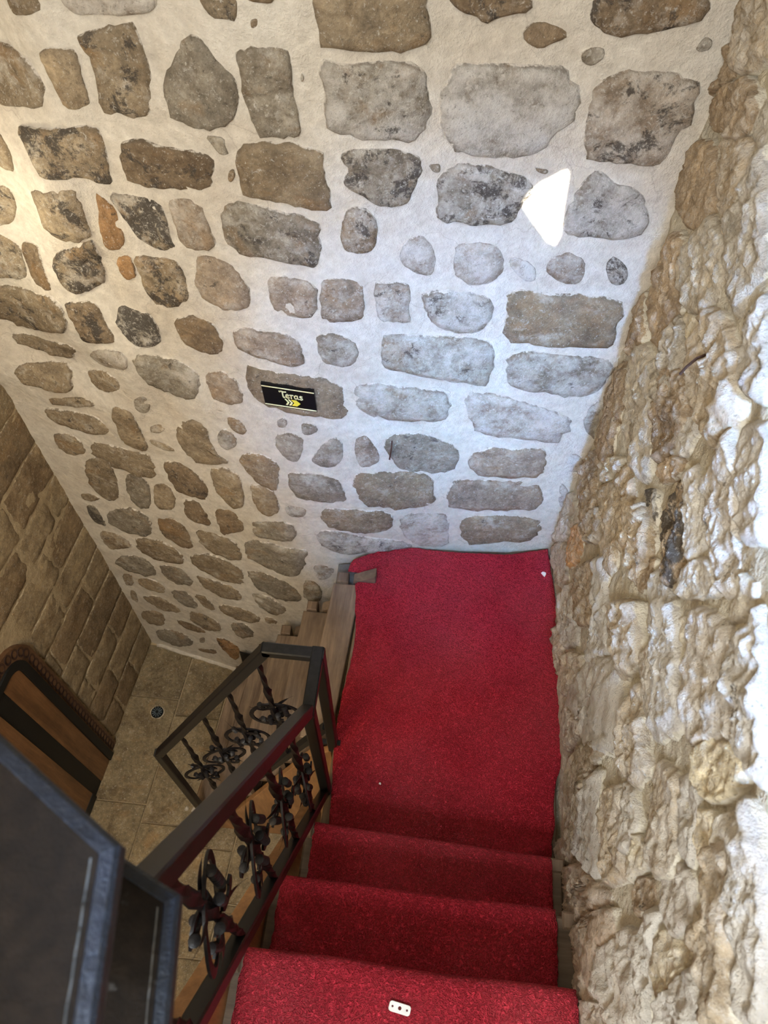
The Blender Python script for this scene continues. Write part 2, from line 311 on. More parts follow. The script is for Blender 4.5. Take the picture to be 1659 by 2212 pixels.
def stone_material(name, mortar, bumpk=1.0, ochre=0.45, dirt_shade=0.45):
    m, nt, b = nm(name)
    tc = N(nt, 'ShaderNodeTexCoord'); oi = N(nt, 'ShaderNodeObjectInfo')
    off = N(nt, 'ShaderNodeVectorMath', operation='SCALE'); 
    cmb = N(nt, 'ShaderNodeCombineXYZ')
    for i, k in enumerate((37.0, 71.0, 19.0)): L(nt, math_(nt, 'MULTIPLY', oi.outputs['Random'], k), cmb.inputs[i])
    add = N(nt, 'ShaderNodeVectorMath', operation='ADD'); L(nt, tc.outputs['Object'], add.inputs[0]); L(nt, cmb.outputs[0], add.inputs[1])
    v = add.outputs[0]
    aw = N(nt, 'ShaderNodeAttribute', attribute_type='OBJECT', attribute_name='wash').outputs['Fac']
    ad = N(nt, 'ShaderNodeAttribute', attribute_type='OBJECT', attribute_name='dark').outputs['Fac']
    rim = N(nt, 'ShaderNodeAttribute', attribute_type='GEOMETRY', attribute_name='rim').outputs['Fac']
    n1 = tex_noise(nt, v, 13, 8, 0.70); n2 = tex_noise(nt, v, 62, 7, 0.75); n3 = tex_noise(nt, v, 24, 7, 0.72, 0.3); n4 = tex_noise(nt, v, 170, 3, 0.7)
    # own colour varied light / dark
    c = mix(nt, 1.0, oi.outputs['Color'], ramp(nt, n1, 0.25, 0.78, (0.58, 0.56, 0.54, 1), (1.34, 1.31, 1.24, 1)), 'MULTIPLY')
    c = mix(nt, 1.0, c, ramp(nt, n2, 0.28, 0.74, (0.56, 0.54, 0.52, 1), (1.40, 1.38, 1.34, 1)), 'MULTIPLY')
    z0 = tex_noise(nt, v, 5.5, 6, 0.72, 0.8)
    c = mix(nt, math_(nt, 'MULTIPLY', ramp(nt, z0, 0.50, 0.60), 0.55), c, mix(nt, 1.0, c, (0.50, 0.44, 0.38, 1), 'MULTIPLY'))
    c = mix(nt, math_(nt, 'MULTIPLY', ramp(nt, z0, 0.34, 0.42, (1, 1, 1, 1), (0, 0, 0, 1)), 0.45), c, mix(nt, 1.0, c, (1.5, 1.45, 1.35, 1), 'MULTIPLY'))
    # ochre stains
    c = mix(nt, math_(nt, 'MULTIPLY', ramp(nt, tex_noise(nt, v, 9, 4, 0.6, 0.6), 0.56, 0.72), ochre), c, (0.36, 0.20, 0.075, 1))
    # old lime wash left in patches
    wn = math_(nt, 'ADD', math_(nt, 'MULTIPLY', n1, 0.55), math_(nt, 'MULTIPLY', n3, 0.45))
    wt = math_(nt, 'ADD', wn, math_(nt, 'MULTIPLY', aw, 0.46))
    c = mix(nt, math_(nt, 'MULTIPLY', ramp(nt, wt, 0.62, 0.83), 0.85), c, (0.64, 0.60, 0.54, 1))
    # dark soot and lichen
    dt = math_(nt, 'ADD', tex_noise(nt, v, 17, 8, 0.78, 0.4), math_(nt, 'MULTIPLY', ad, 0.30))
    c = mix(nt, math_(nt, 'MULTIPLY', ramp(nt, dt, 0.655, 0.72), 0.88), c, (0.055, 0.047, 0.040, 1))
    # pale specks
    c = mix(nt, math_(nt, 'MULTIPLY', ramp(nt, n4, 0.62, 0.72), 0.75), c, (0.66, 0.61, 0.53, 1))
    c = mix(nt, math_(nt, 'MULTIPLY', ramp(nt, n4, 0.30, 0.39, (1, 1, 1, 1), (0, 0, 0, 1)), 0.6), c, (0.085, 0.07, 0.055, 1))
    n5 = tex_noise(nt, v, 95, 6, 0.8, 0.5)
    c = mix(nt, math_(nt, 'MULTIPLY', ramp(nt, math_(nt, 'ADD', n5, math_(nt, 'MULTIPLY', aw, 0.12)), 0.60, 0.66), 0.65), c, (0.62, 0.575, 0.51, 1))
    # mortar smeared over the edge, with edge shade painted as a dark line inside it
    re = math_(nt, 'ADD', rim, math_(nt, 'MULTIPLY', math_(nt, 'SUBTRACT', n2, 0.5), 1.1))
    c = mix(nt, math_(nt, 'MULTIPLY', math_(nt, 'MULTIPLY', ramp(nt, re, 0.30, 0.60), ramp(nt, tex_noise(nt, v, 21, 4, 0.6), 0.40, 0.62)), dirt_shade * 1.5), c, (0.15, 0.12, 0.09, 1))
    c = mix(nt, ramp(nt, re, 0.78, 0.90), c, mortar)
    L(nt, c, b.inputs['Base Color']); b.inputs['Roughness'].default_value = 0.82; b.inputs['Specular IOR Level'].default_value = 0.25
    h = math_(nt, 'ADD', math_(nt, 'MULTIPLY', n2, 0.8), math_(nt, 'MULTIPLY', n3, 1.6))
    h = math_(nt, 'ADD', h, math_(nt, 'MULTIPLY', n4, 0.5))
    bump(nt, b, h, 0.75 * bumpk, 0.008)
    return m

def plaster_material(name, col, dirt_shade, bumpk=1.0):
    m, nt, b = nm(name)
    v = N(nt, 'ShaderNodeNewGeometry').outputs['Position']
    n1 = tex_noise(nt, v, 4.5, 5, 0.6); n2 = tex_noise(nt, v, 38, 6, 0.7); n3 = tex_noise(nt, v, 210, 3, 0.6)
    c = mix(nt, ramp(nt, n1, 0.36, 0.72), col, dirt_shade)
    c = mix(nt, 1.0, c, ramp(nt, n2, 0.3, 0.72, (0.78, 0.765, 0.74, 1), (1.10, 1.10, 1.09, 1)), 'MULTIPLY')
    c = mix(nt, math_(nt, 'MULTIPLY', ramp(nt, tex_noise(nt, v, 80, 4, 0.7), 0.67, 0.75), 0.45), c, (0.26, 0.21, 0.16, 1))
    # hairline cracks
    vo = N(nt, 'ShaderNodeTexVoronoi', feature='DISTANCE_TO_EDGE', ins={'Scale': 5.0})
    wv = N(nt, 'ShaderNodeVectorMath', operation='ADD'); L(nt, v, wv.inputs[0])
    nn = N(nt, 'ShaderNodeTexNoise', ins={'Scale': 9.0, 'Detail': 5.0}); L(nt, v, nn.inputs['Vector'])
    sc2 = N(nt, 'ShaderNodeVectorMath', operation='SCALE'); sc2.inputs['Scale'].default_value = 0.16; L(nt, nn.outputs['Color'], sc2.inputs[0])
    L(nt, sc2.outputs[0], wv.inputs[1]); L(nt, wv.outputs[0], vo.inputs['Vector'])
    cr = ramp(nt, vo.outputs['Distance'], 0.0, 0.010, (1, 1, 1, 1), (0, 0, 0, 1))
    c = mix(nt, math_(nt, 'MULTIPLY', math_(nt, 'MULTIPLY', cr, ramp(nt, n1, 0.5, 0.56)), 0.35), c, (0.25, 0.2, 0.16, 1))
    L(nt, c, b.inputs['Base Color']); b.inputs['Roughness'].default_value = 0.9; b.inputs['Specular IOR Level'].default_value = 0.15
    h = math_(nt, 'ADD', math_(nt, 'MULTIPLY', n2, 1.4), math_(nt, 'MULTIPLY', n3, 0.35))
    bump(nt, b, h, 0.7 * bumpk, 0.009)
    return m

def wood_material(name, light, dark, axis, scale=1.0, rough=0.6):
    """grain runs along axis (0 x, 1 y, 2 z) of the object"""
    m, nt, b = nm(name)
    tc = N(nt, 'ShaderNodeTexCoord'); oi = N(nt, 'ShaderNodeObjectInfo')
    mp = N(nt, 'ShaderNodeMapping'); s = [26.0 * scale] * 3; s[axis] = 2.4 * scale
    mp.inputs['Scale'].default_value = s
    cmb = N(nt, 'ShaderNodeCombineXYZ')
    for i, k in enumerate((9.0, 5.0, 7.0)): L(nt, math_(nt, 'MULTIPLY', oi.outputs['Random'], k), cmb.inputs[i])
    add = N(nt, 'ShaderNodeVectorMath', operation='ADD'); L(nt, tc.outputs['Object'], add.inputs[0]); L(nt, cmb.outputs[0], add.inputs[1])
    L(nt, add.outputs[0], mp.inputs['Vector'])
    g = tex_noise(nt, mp.outputs[0], 1.0, 8, 0.62, 0.5); f = tex_noise(nt, mp.outputs[0], 5.0, 4, 0.7)
    st = tex_noise(nt, add.outputs[0], 6.0, 5, 0.6)
    c = mix(nt, ramp(nt, g, 0.34, 0.68), dark, light)
    c = mix(nt, 1.0, c, ramp(nt, f, 0.3, 0.7, (0.74, 0.73, 0.72, 1), (1.12, 1.12, 1.12, 1)), 'MULTIPLY')
    c = mix(nt, 1.0, c, ramp(nt, st, 0.3, 0.7, (0.72, 0.70, 0.68, 1), (1.15, 1.15, 1.15, 1)), 'MULTIPLY')
    tn = N(nt, 'ShaderNodeMapRange', ins={'To Min': 0.82, 'To Max': 1.15}); L(nt, oi.outputs['Random'], tn.inputs[0])
    hs = N(nt, 'ShaderNodeHueSaturation'); L(nt, tn.outputs[0], hs.inputs['Value']); L(nt, c, hs.inputs['Color'])
    L(nt, hs.outputs[0], b.inputs['Base Color']); b.inputs['Roughness'].default_value = rough
    bump(nt, b, math_(nt, 'ADD', g, math_(nt, 'MULTIPLY', f, 0.5)), 0.35, 0.003)
    return m

def metal_paint(name, col, rough, bumps=0.25, worn=None):
    m, nt, b = nm(name)
    v = N(nt, 'ShaderNodeNewGeometry').outputs['Position']
    n = tex_noise(nt, v, 90, 4, 0.6); n2 = tex_noise(nt, v, 400, 2, 0.5); n3 = tex_noise(nt, v, 30, 5, 0.7)
    c = mix(nt, ramp(nt, n, 0.35, 0.7), tuple(x * 0.7 for x in col[:3]) + (1,), tuple(min(1, x * 1.3) for x in col[:3]) + (1,))
    if worn: c = mix(nt, ramp(nt, n3, 0.62, 0.74), c, worn)
    L(nt, c, b.inputs['Base Color'])
    rr = N(nt, 'ShaderNodeMapRange', ins={'To Min': rough - 0.02, 'To Max': rough + 0.06}); L(nt, n, rr.inputs[0]); L(nt, rr.outputs[0], b.inputs['Roughness'])
    b.inputs['Specular IOR Level'].default_value = 0.28
    bump(nt, b, math_(nt, 'ADD', n, math_(nt, 'MULTIPLY', n2, 0.5)), bumps, 0.002)
    return m
def plain(name, col, rough=0.6, metal=0.0):
    m, nt, b = nm(name); b.inputs['Base Color'].default_value = col; b.inputs['Roughness'].default_value = rough; b.inputs['Metallic'].default_value = metal
    v = N(nt, 'ShaderNodeNewGeometry').outputs['Position']
    c = mix(nt, 1.0, col, ramp(nt, tex_noise(nt, v, 60, 4, 0.6), 0.3, 0.7, (0.88, 0.88, 0.88, 1), (1.1, 1.1, 1.1, 1)), 'MULTIPLY')
    L(nt, c, b.inputs['Base Color'])
    return m

def carpet_material():
    m, nt, b = nm('red_coil_carpet')
    v = N(nt, 'ShaderNodeNewGeometry').outputs['Position']
    def worms(scale, dist, off):
        a = N(nt, 'ShaderNodeVectorMath', operation='ADD'); L(nt, v, a.inputs[0]); a.inputs[1].default_value = (off, off * 2, off * 3)
        n = tex_noise(nt, a.outputs[0], scale, 1.5, 0.5, dist)
        d = math_(nt, 'ABSOLUTE', math_(nt, 'SUBTRACT', n, 0.5))
        return ramp(nt, d, 0.0, 0.085, (1, 1, 1, 1), (0, 0, 0, 1))
    s1 = worms(105, 1.2, 0.0); s2 = worms(135, 1.0, 3.3)
    s = math_(nt, 'MAXIMUM', s1, s2)
    big = tex_noise(nt, v, 5, 5, 0.6)
    c = mix(nt, s, (0.28, 0.006, 0.015, 1), (0.78, 0.040, 0.075, 1))
    c = mix(nt, 1.0, c, ramp(nt, big, 0.3, 0.7, (0.84, 0.84, 0.84, 1), (1.12, 1.12, 1.12, 1)), 'MULTIPLY')
    # trodden dust
    c = mix(nt, math_(nt, 'MULTIPLY', ramp(nt, tex_noise(nt, v, 2.6, 3, 0.5), 0.40, 0.66), 0.15), c, (0.46, 0.15, 0.17, 1))
    L(nt, c, b.inputs['Base Color']); b.inputs['Roughness'].default_value = 0.6; b.inputs['Specular IOR Level'].default_value = 0.22
    b.inputs['Sheen Weight'].default_value = 0.0; b.inputs['Sheen Tint'].default_value = (1.0, 0.45, 0.45, 1)
    bump(nt, b, s, 0.9, 0.006)
    return m

MORTAR = (0.66, 0.60, 0.52, 1)
M = {}
M['stone_back'] = stone_material('limestone_rubble', MORTAR)
M['stone_right'] = stone_material('limewashed_rubble', (0.70, 0.645, 0.53, 1), 1.1, 0.12, 0.15)
M['stone_left'] = stone_material('ashlar_block', (0.50, 0.41, 0.28, 1), 0.9, 0.2, 0.25)
M['mortar_back'] = plaster_material('lime_mortar', (0.69, 0.64, 0.565, 1), (0.60, 0.53, 0.44, 1))
M['mortar_right'] = plaster_material('ochre_mortar', (0.68, 0.60, 0.455, 1), (0.74, 0.69, 0.59, 1), 2.0)
M['mortar_left'] = plaster_material('dusty_mortar', (0.54, 0.43, 0.28, 1), (0.44, 0.34, 0.21, 1))
M['cement'] = plaster_material('grey_cement', (0.17, 0.165, 0.15, 1), (0.10, 0.10, 0.09, 1))
M['slab'] = stone_material('floor_slab', (0.24, 0.19, 0.125, 1), 0.35)
M['ceiling'] = plaster_material('ceiling_plaster', (0.62, 0.57, 0.50, 1), (0.55, 0.50, 0.43, 1))
M['carpet'] = carpet_material()
M['tread_y'] = wood_material('worn_stair_board', (0.29, 0.205, 0.135, 1), (0.125, 0.08, 0.05, 1), 1)
M['tread_x'] = wood_material('worn_stair_tread', (0.25, 0.18, 0.12, 1), (0.11, 0.075, 0.048, 1), 0)
M['pine_z'] = wood_material('varnished_pine', (0.27, 0.135, 0.058, 1), (0.14, 0.065, 0.028, 1), 2, 0.8, 0.45)
M['panel'] = wood_material('pine_panel', (0.55, 0.30, 0.13, 1), (0.33, 0.165, 0.065, 1), 2, 0.7, 0.5)
M['border'] = wood_material('brown_border_board', (0.17, 0.085, 0.04, 1), (0.10, 0.05, 0.024, 1), 2, 0.8, 0.5)
M['engrave'] = plain('engraved_line', (0.035, 0.014, 0.010, 1), 0.7)
M['iron'] = metal_paint('black_gloss_paint', (0.012, 0.012, 0.013, 1), 0.30, 0.0)
M['wrought'] = metal_paint('wrought_iron', (0.008, 0.007, 0.009, 1), 0.38, 0.3, (0.022, 0.02, 0.023, 1))
M['near_iron'] = metal_paint('speckled_black_paint', (0.010, 0.0065, 0.004, 1), 0.8, 0.5, (0.06, 0.055, 0.05, 1))
M['near_iron'].node_tree.nodes['Principled BSDF'].inputs['Specular IOR Level'].default_value = 0.1
M['near_edge'] = metal_paint('daylit_worn_edge', (0.010, 0.012, 0.0165, 1), 0.46, 0.8, (0.12, 0.125, 0.135, 1))  # blue daylight on the bevel painted into the base colour; flecks are wear
M['near_edge'].node_tree.nodes['Principled BSDF'].inputs['Specular IOR Level'].default_value = 0.35
M['near_bead'] = metal_paint('worn_bead', (0.20, 0.195, 0.18, 1), 0.5, 1.0, (0.03, 0.03, 0.03, 1))
M['black'] = plain('black_leather', (0.006, 0.006, 0.006, 1), 0.55)
M['signblack'] = plain('sign_black_acrylic', (0.004, 0.004, 0.006, 1), 0.22)
M['signcream'] = plain('sign_cream', (0.78, 0.72, 0.42, 1), 0.5)
M['signyellow'] = plain('sign_yellow', (0.72, 0.58, 0.05, 1), 0.5)
M['white'] = plain('white_plastic', (0.80, 0.80, 0.78, 1), 0.45)
M['hole'] = plain('dark_red_hole', (0.08, 0.006, 0.006, 1), 0.8)
M['rust'] = plain('rusty_iron', (0.045, 0.018, 0.010, 1), 0.8)
M['glass_dark'] = plain('lamp_dark_glass', (0.01, 0.014, 0.018, 1), 0.12)
M['glass_facet'] = plain('lamp_facet', (0.16, 0.20, 0.23, 1), 0.15)

# ------------------------------------------------------------------ mesh helpers
class MB:
    def __init__(s): s.v = []; s.f = []; s.rim = []
    def add(s, vs, fs):
        k = len(s.v); s.v += [Vector(q) for q in vs]; s.f += [tuple(i + k for i in f) for f in fs]; return s
    def box(s, x0, x1, y0, y1, z0, z1, bev=0.0):
        x0, x1 = sorted((x0, x1)); y0, y1 = sorted((y0, y1)); z0, z1 = sorted((z0, z1))
        if bev <= 0:
            return s.add([(x, y, z) for z in (z0, z1) for y in (y0, y1) for x in (x0, x1)],
                         [(0, 2, 3, 1), (4, 5, 7, 6), (0, 1, 5, 4), (2, 6, 7, 3), (0, 4, 6, 2), (1, 3, 7, 5)])
        return s.prism([(x0, y0), (x1, y0), (x1, y1), (x0, y1)], z0, z1, bev)
    def prism(s, poly, z0, z1, bev=0.0, M=None):
        """poly counter-clockwise in xy, extruded z0..z1, chamfered by bev at both ends"""
        n = len(poly); P = [Vector((p[0], p[1])) for p in poly]
        def inset(b):
            out = []
            for i in range(n):
                a, c, d = P[i - 1], P[i], P[(i + 1) % n]
                e1 = (c - a).normalized(); e2 = (d - c).normalized()
                n1 = Vector((-e1.y, e1.x)); n2 = Vector((-e2.y, e2.x)); k = n1 + n2
                q = k.length_squared
                out.append(c + k * (2 * b / q if q > 1e-6 else 0))
            return out
        rings = [(P, z0), (P, z1)] if bev <= 0 else [(inset(bev), z0), (P, z0 + bev), (P, z1 - bev), (inset(bev), z1)]
        vs = [Vector((p.x, p.y, z)) for ring, z in rings for p in ring]
        if M is not None: vs = [M @ q for q in vs]
        fs = [tuple(range(n - 1, -1, -1)), tuple(range((len(rings) - 1) * n, len(rings) * n))]
        for r in range(len(rings) - 1):
            for i in range(n):
                j = (i + 1) % n; fs.append((r * n + i, r * n + j, (r + 1) * n + j, (r + 1) * n + i))
        return s.add(vs, fs)
    def sweep(s, pts, prof, up=(0, 0, 1), cap=True, scales=None, twist=0.0, closed=False):
        """prof: list of (a,b) in the section plane; pts: path"""
        pts = [Vector(p) for p in pts]; n = len(prof); m = len(pts); vs = []
        for i, p in enumerate(pts):
            if closed: t = (pts[(i + 1) % m] - pts[i - 1]).normalized()
            else: t = (pts[min(i + 1, m - 1)] - pts[max(i - 1, 0)]).normalized()
            u = Vector(up); a = t.cross(u)
            if a.length < 1e-4: a = t.cross(Vector((0, 1, 0)))
            a.normalize(); b = a.cross(t).normalized(); k = scales[i] if scales else 1.0
            th = twist * i / max(1, m - 1); ct, st = math.cos(th), math.sin(th)
            for (x, y) in prof:
                x, y = x * ct - y * st, x * st + y * ct
                vs.append(p + a * (x * k) + b * (y * k))
        fs = []
        for i in range(m if closed else m - 1):
            for j in range(n):
                q = (j + 1) % n; i2 = (i + 1) % m
                fs.append((i * n + j, i * n + q, i2 * n + q, i2 * n + j))
        if cap and not closed: fs += [tuple(range(n - 1, -1, -1)), tuple(range((m - 1) * n, m * n))]
        return s.add(vs, fs)
    def lathe(s, prof, n=14, M=None):
        vs = []; fs = []
        for r, z in prof:
            for i in range(n):
                a = 2 * math.pi * i / n; vs.append(Vector((r * math.cos(a), r * math.sin(a), z)))
        for k in range(len(prof) - 1):
            for i in range(n):
                j = (i + 1) % n; fs.append((k * n + i, k * n + j, (k + 1) * n + j, (k + 1) * n + i))
        fs += [tuple(range(n - 1, -1, -1)), tuple(range((len(prof) - 1) * n, len(prof) * n))]
        if M is not None: vs = [M @ q for q in vs]
        return s.add(vs, fs)

def world_loc(o):
    p = Vector(o.location); q = o.parent
    while q: p += Vector(q.location); q = q.parent
    return p
def obj(name, mb, mat, parent=None, smooth=False, origin=None, auto=None):
    me = bpy.data.meshes.new(name)
    o0 = Vector(origin) if origin is not None else sum(mb.v, Vector()) / len(mb.v)
    me.from_pydata([v - o0 for v in mb.v], [], mb.f); me.update()
    bm = bmesh.new(); bm.from_mesh(me); bmesh.ops.recalc_face_normals(bm, faces=bm.faces)
    if auto is not None:
        for f in bm.faces: f.smooth = True
        for e in bm.edges:
            if len(e.link_faces) == 2 and e.calc_face_angle(0) > R(auto): e.smooth = False
    bm.to_mesh(me); bm.free()
    if smooth: me.polygons.foreach_set('use_smooth', [True] * len(me.polygons))
    if mb.rim:
        at = me.attributes.new('rim', 'FLOAT', 'POINT'); at.data.foreach_set('value', mb.rim)
    me.materials.append(mat)
    o = bpy.data.objects.new(name, me); C.objects.link(o)
    if parent: o.parent = parent; o.location = o0 - world_loc(parent)
    else: o.location = o0
    return o
def thing(name, label, cat, loc=(0, 0, 0), group=None):
    o = bpy.data.objects.new(name, None); o.empty_display_size = 0.05; C.objects.link(o); o.location = loc
    o['label'] = label; o['category'] = cat
    if group: o['group'] = group
    return o
def tag(o, label, cat, group=None):
    o['label'] = label; o['category'] = cat
    if group: o['group'] = group
    return o
def struct(o, label=None, cat=None):
    o['kind'] = 'structure'
    if label: o['label'] = label
    if cat: o['category'] = cat
    return o
def share(name, src, loc, parent):
    o = src.copy(); o.name = name; C.objects.link(o); o.parent = parent; o.location = loc; return o

# ------------------------------------------------------------------ the wall surfaces (plan curves measured in metres)
BX = [-1.9, -1.4, -.92, -.6, -.4, -.2, 0, .2, .5, 1.0]
BY = [1.70, 1.60, 1.50, 1.435, 1.41, 1.43, 1.475, 1.505, 1.53, 1.55]
def curve_y(x):
    n = len(BX); i = 0
    while i < n - 2 and x > BX[i + 1]: i += 1
    def m(k):
        if k == 0: return (BY[1] - BY[0]) / (BX[1] - BX[0])
        if k == n - 1: return (BY[-1] - BY[-2]) / (BX[-1] - BX[-2])
        return (BY[k + 1] - BY[k - 1]) / (BX[k + 1] - BX[k - 1])
    h = BX[i + 1] - BX[i]; t = (x - BX[i]) / h
    return (2*t**3-3*t*t+1)*BY[i] + (t**3-2*t*t+t)*h*m(i) + (-2*t**3+3*t*t)*BY[i+1] + (t**3-t*t)*h*m(i+1)
def sstep(a, b, x):
    t = min(1, max(0, (x - a) / (b - a))); return t * t * (3 - 2 * t)
def bulge(x, z): return sstep(-.62, -.92, x) * sstep(.35, .8, z) * (.030 * math.sin(11 * x + 5 * z + 1.0) * math.sin(8 * z - 4 * x) + .012 * math.sin(23 * x - 9 * z))
def back_s(u, v): return Vector((u, curve_y(u) + bulge(u, v), v))
def right_s(u, v):
    z = min(max(v, 0), .9)
    return Vector((.478 - .15 * z * max(0, min(1.0, 1 - u / 1.53)), u, v))
def left_s(u, v): return Vector((-1.40 - .075 * (1.6 - u), u, v))
def nrm(fn, u, v, inside):
    e = .004; n = (fn(u + e, v) - fn(u - e, v)).cross(fn(u, v + e) - fn(u, v - e)).normalized()
    return n if n.dot(Vector(inside)) > 0 else -n
IN = {'b': (0, -1, 0), 'r': (-1, 0, 0), 'l': (1, 0, 0)}
FLOOR_Z = -1.40

def frac(p, s, o=0): return noise.fractal(Vector(p) * s + Vector((o, o, o)), 0.9, 2.1, 5)
def base_wall(name, fn, side, u0, u1, v0, v1, step, amp, mat, sc_=9.0, ridge=0.0):
    nu = int((u1 - u0) / step) + 1; nv = int((v1 - v0) / step) + 1; mb = MB(); n0 = Vector(IN[side])
    for j in range(nv + 1):
        for i in range(nu + 1):
            u = u0 + (u1 - u0) * i / nu; v = v0 + (v1 - v0) * j / nv
            p = fn(u, v); n = nrm(fn, u, v, n0)
            d = amp * (frac(p, sc_) * .7 + noise.noise(p * 3.1) * .5 + frac(p, 34, 5) * .28)
            if ridge: d -= ridge * (abs(noise.noise(p * 17)) * 1.5 + abs(noise.noise(p * 41)) * .8 + noise.noise(p * 90) * .4 - .4)
            mb.v.append(p + n * d)
    for j in range(nv):
        for i in range(nu):
            a = j * (nu + 1) + i; mb.f.append((a, a + 1, a + nu + 2, a + nu + 1))
    # back skin, so the wall has thickness
    k = len(mb.v); th = .22
    cs = [(u0, v0), (u1, v0), (u1, v1), (u0, v1)]
    for u, v in cs: mb.v.append(fn(u, v) - n0 * th)
    mb.f.append((k, k + 1, k + 2, k + 3))
    e = [[j * (nu + 1) for j in range(nv + 1)], [j * (nu + 1) + nu for j in range(nv + 1)], list(range(nu + 1)), [nv * (nu + 1) + i for i in range(nu + 1)]]
    mb.f += [tuple(e[0] + [k + 3, k]), tuple(e[1] + [k + 2, k + 1]), tuple(e[2] + [k + 1, k]), tuple(e[3] + [k + 2, k + 3])]
    return struct(obj(name, mb, mat, smooth=True, origin=(0, 0, 0)))

COL = {'t': (.335, .272, .195), 'g': (.32, .288, .24), 'p': (.35, .285, .225), 'o': (.39, .235, .12), 'b': (.275, .21, .145), 'y': (.50, .44, .32)}
def stones(text, fn, side, wall, mat, proud, rough, tone=(1, 1, 1), seg=.011, sink=.012, inner=.93, grow=1.0, nr=1, ridge=0.0, corner=.2, jag=1.0, wash=0.0):
    k = 0
    for ln in text.strip().splitlines():
        a = ln.split(); code = a[0]; k += 1
        pts = [Vector((float(q.split(',')[0]) / 1000, float(q.split(',')[1]) / 1000)) for q in a[1:]]
        # round the corners once, then resample with a broken edge
        q = []
        for i in range(len(pts)):
            p0, p1 = pts[i], pts[(i + 1) % len(pts)]; q += [p0.lerp(p1, corner), p0.lerp(p1, 1 - corner)]
        per = sum((q[i] - q[i - 1]).length for i in range(len(q)))
        n = max(14, min(44 if nr == 1 else 110, int(per / seg))); out = []; acc = 0; i = 0; target = 0
        ds = [(q[(i + 1) % len(q)] - q[i]).length for i in range(len(q))]
        for s_ in range(n):
            target = per * s_ / n
            while acc + ds[i % len(q)] < target: acc += ds[i % len(q)]; i += 1
            t = (target - acc) / max(1e-6, ds[i % len(q)])
            out.append(q[i % len(q)].lerp(q[(i + 1) % len(q)], t))
        cen = sum(out, Vector((0, 0))) / n
        size = per / 4
        pr = proud * rnd.uniform(.85, 1.25) * min(1.15, max(.6, size / .11))
        tilt = Vector((rnd.uniform(-1, 1), rnd.uniform(-1, 1))) * pr * .35 / max(size, .02)
        mb = MB()
        rings = [(1.035, -sink, 1.0), (1.0, pr * .22, .85), (inner, pr * .84, .42), (.70, pr, 0.0), (.42, pr * 1.04, 0.0)]
        if nr > 1: rings = [(1.05, -sink, 1.0), (1.0, pr * .15, .9), (.95, pr * .5, .5), (.90, pr * .78, .3)] + [(.84 - .07 * i_, pr, 0.0) for i_ in range(12)]
        rings = [(a_ * grow, b_, c_) for a_, b_, c_ in rings]
        for sc_, hh, rm in rings:
            for p in out:
                w = Vector((p.x, p.y, k * 1.7))
                jit = 1 + jag * (frac(w, 42) * .055 + frac(w, 16, 3) * .03) * (1 if sc_ > .9 else .5)
                c = cen + (p - cen) * sc_ * jit
                P = fn(c.x, c.y); nn = nrm(fn, c.x, c.y, IN[side])
                d = hh + (0 if hh < 0 else (frac(P, 26, k) * rough * pr + frac(P, 75, k) * rough * .35 * pr + (c - cen).dot(tilt) - (ridge * (abs(noise.noise(P * 17 + Vector((k, 0, 0)))) * 1.5 + abs(noise.noise(P * 41)) * .8 + noise.noise(P * 90) * .35) * min(1, (1.02 - sc_) * 6) if ridge else 0)))
                mb.v.append(P + nn * d); mb.rim.append(rm)
        P = fn(cen.x, cen.y); nn = nrm(fn, cen.x, cen.y, IN[side])
        mb.v.append(P + nn * pr * (1.04 + rough * .4 * noise.noise(P * 26))); mb.rim.append(0.0)
        for r_ in range(len(rings) - 1):
            for i in range(n):
                j = (i + 1) % n; mb.f.append((r_ * n + i, r_ * n + j, (r_ + 1) * n + j, (r_ + 1) * n + i))
        b0 = (len(rings) - 1) * n; ci = len(mb.v) - 1
        for i in range(n): mb.f.append((b0 + i, b0 + (i + 1) % n, ci))
        o = obj('stone', mb, mat, wall, smooth=True)
        c = COL[code[0]]; v = rnd.uniform(.88, 1.14)
        o.color = tuple(min(1, c[i] * tone[i] * v) for i in range(3)) + (1,)
        o['wash'] = int(code[1]) / 10 + wash; o['dark'] = int(code[2]) / 10 + .0

# ------------------------------------------------------------------ large structure
CEIL_Z = 3.55; FRONT_Y = -1.30
wb = base_wall('wall_back', back_s, 'b', -1.62, .62, FLOOR_Z - .05, CEIL_Z, .0135, .0055, M['mortar_back'])
stones(BACK_STONES, back_s, 'b', wb, M['stone_back'], .0065, .9, jag=1.4, inner=.95)
wr = base_wall('wall_right', right_s, 'r', FRONT_Y, 1.60, FLOOR_Z - .05, CEIL_Z, .0105, .015, M['mortar_right'], 6.0, .005)
stones(RIGHT_STONES, right_s, 'r', wr, M['stone_right'], .018, .5, sink=.016, inner=.82, wash=.12, tone=(1.75, 1.80, 1.85), grow=1.10, nr=3, seg=.0065, ridge=.0065)
wl = base_wall('wall_left', left_s, 'l', FRONT_Y, 1.72, FLOOR_Z - .05, CEIL_Z, .03, .008, M['mortar_left'])
zl = [1.22, 1.03, .84, .65, .46, .27, .085, -.08, -.267, -.445, -.63, -.83, -1.012, -1.205, -1.405]
jl = {5: [1.33], 6: [1.265, 1.50], 7: [1.372], 8: [1.285], 9: [1.428, 1.11], 10: [1.232], 11: [1.422], 12: [1.288], 13: [1.41, 1.22]}
rows = []
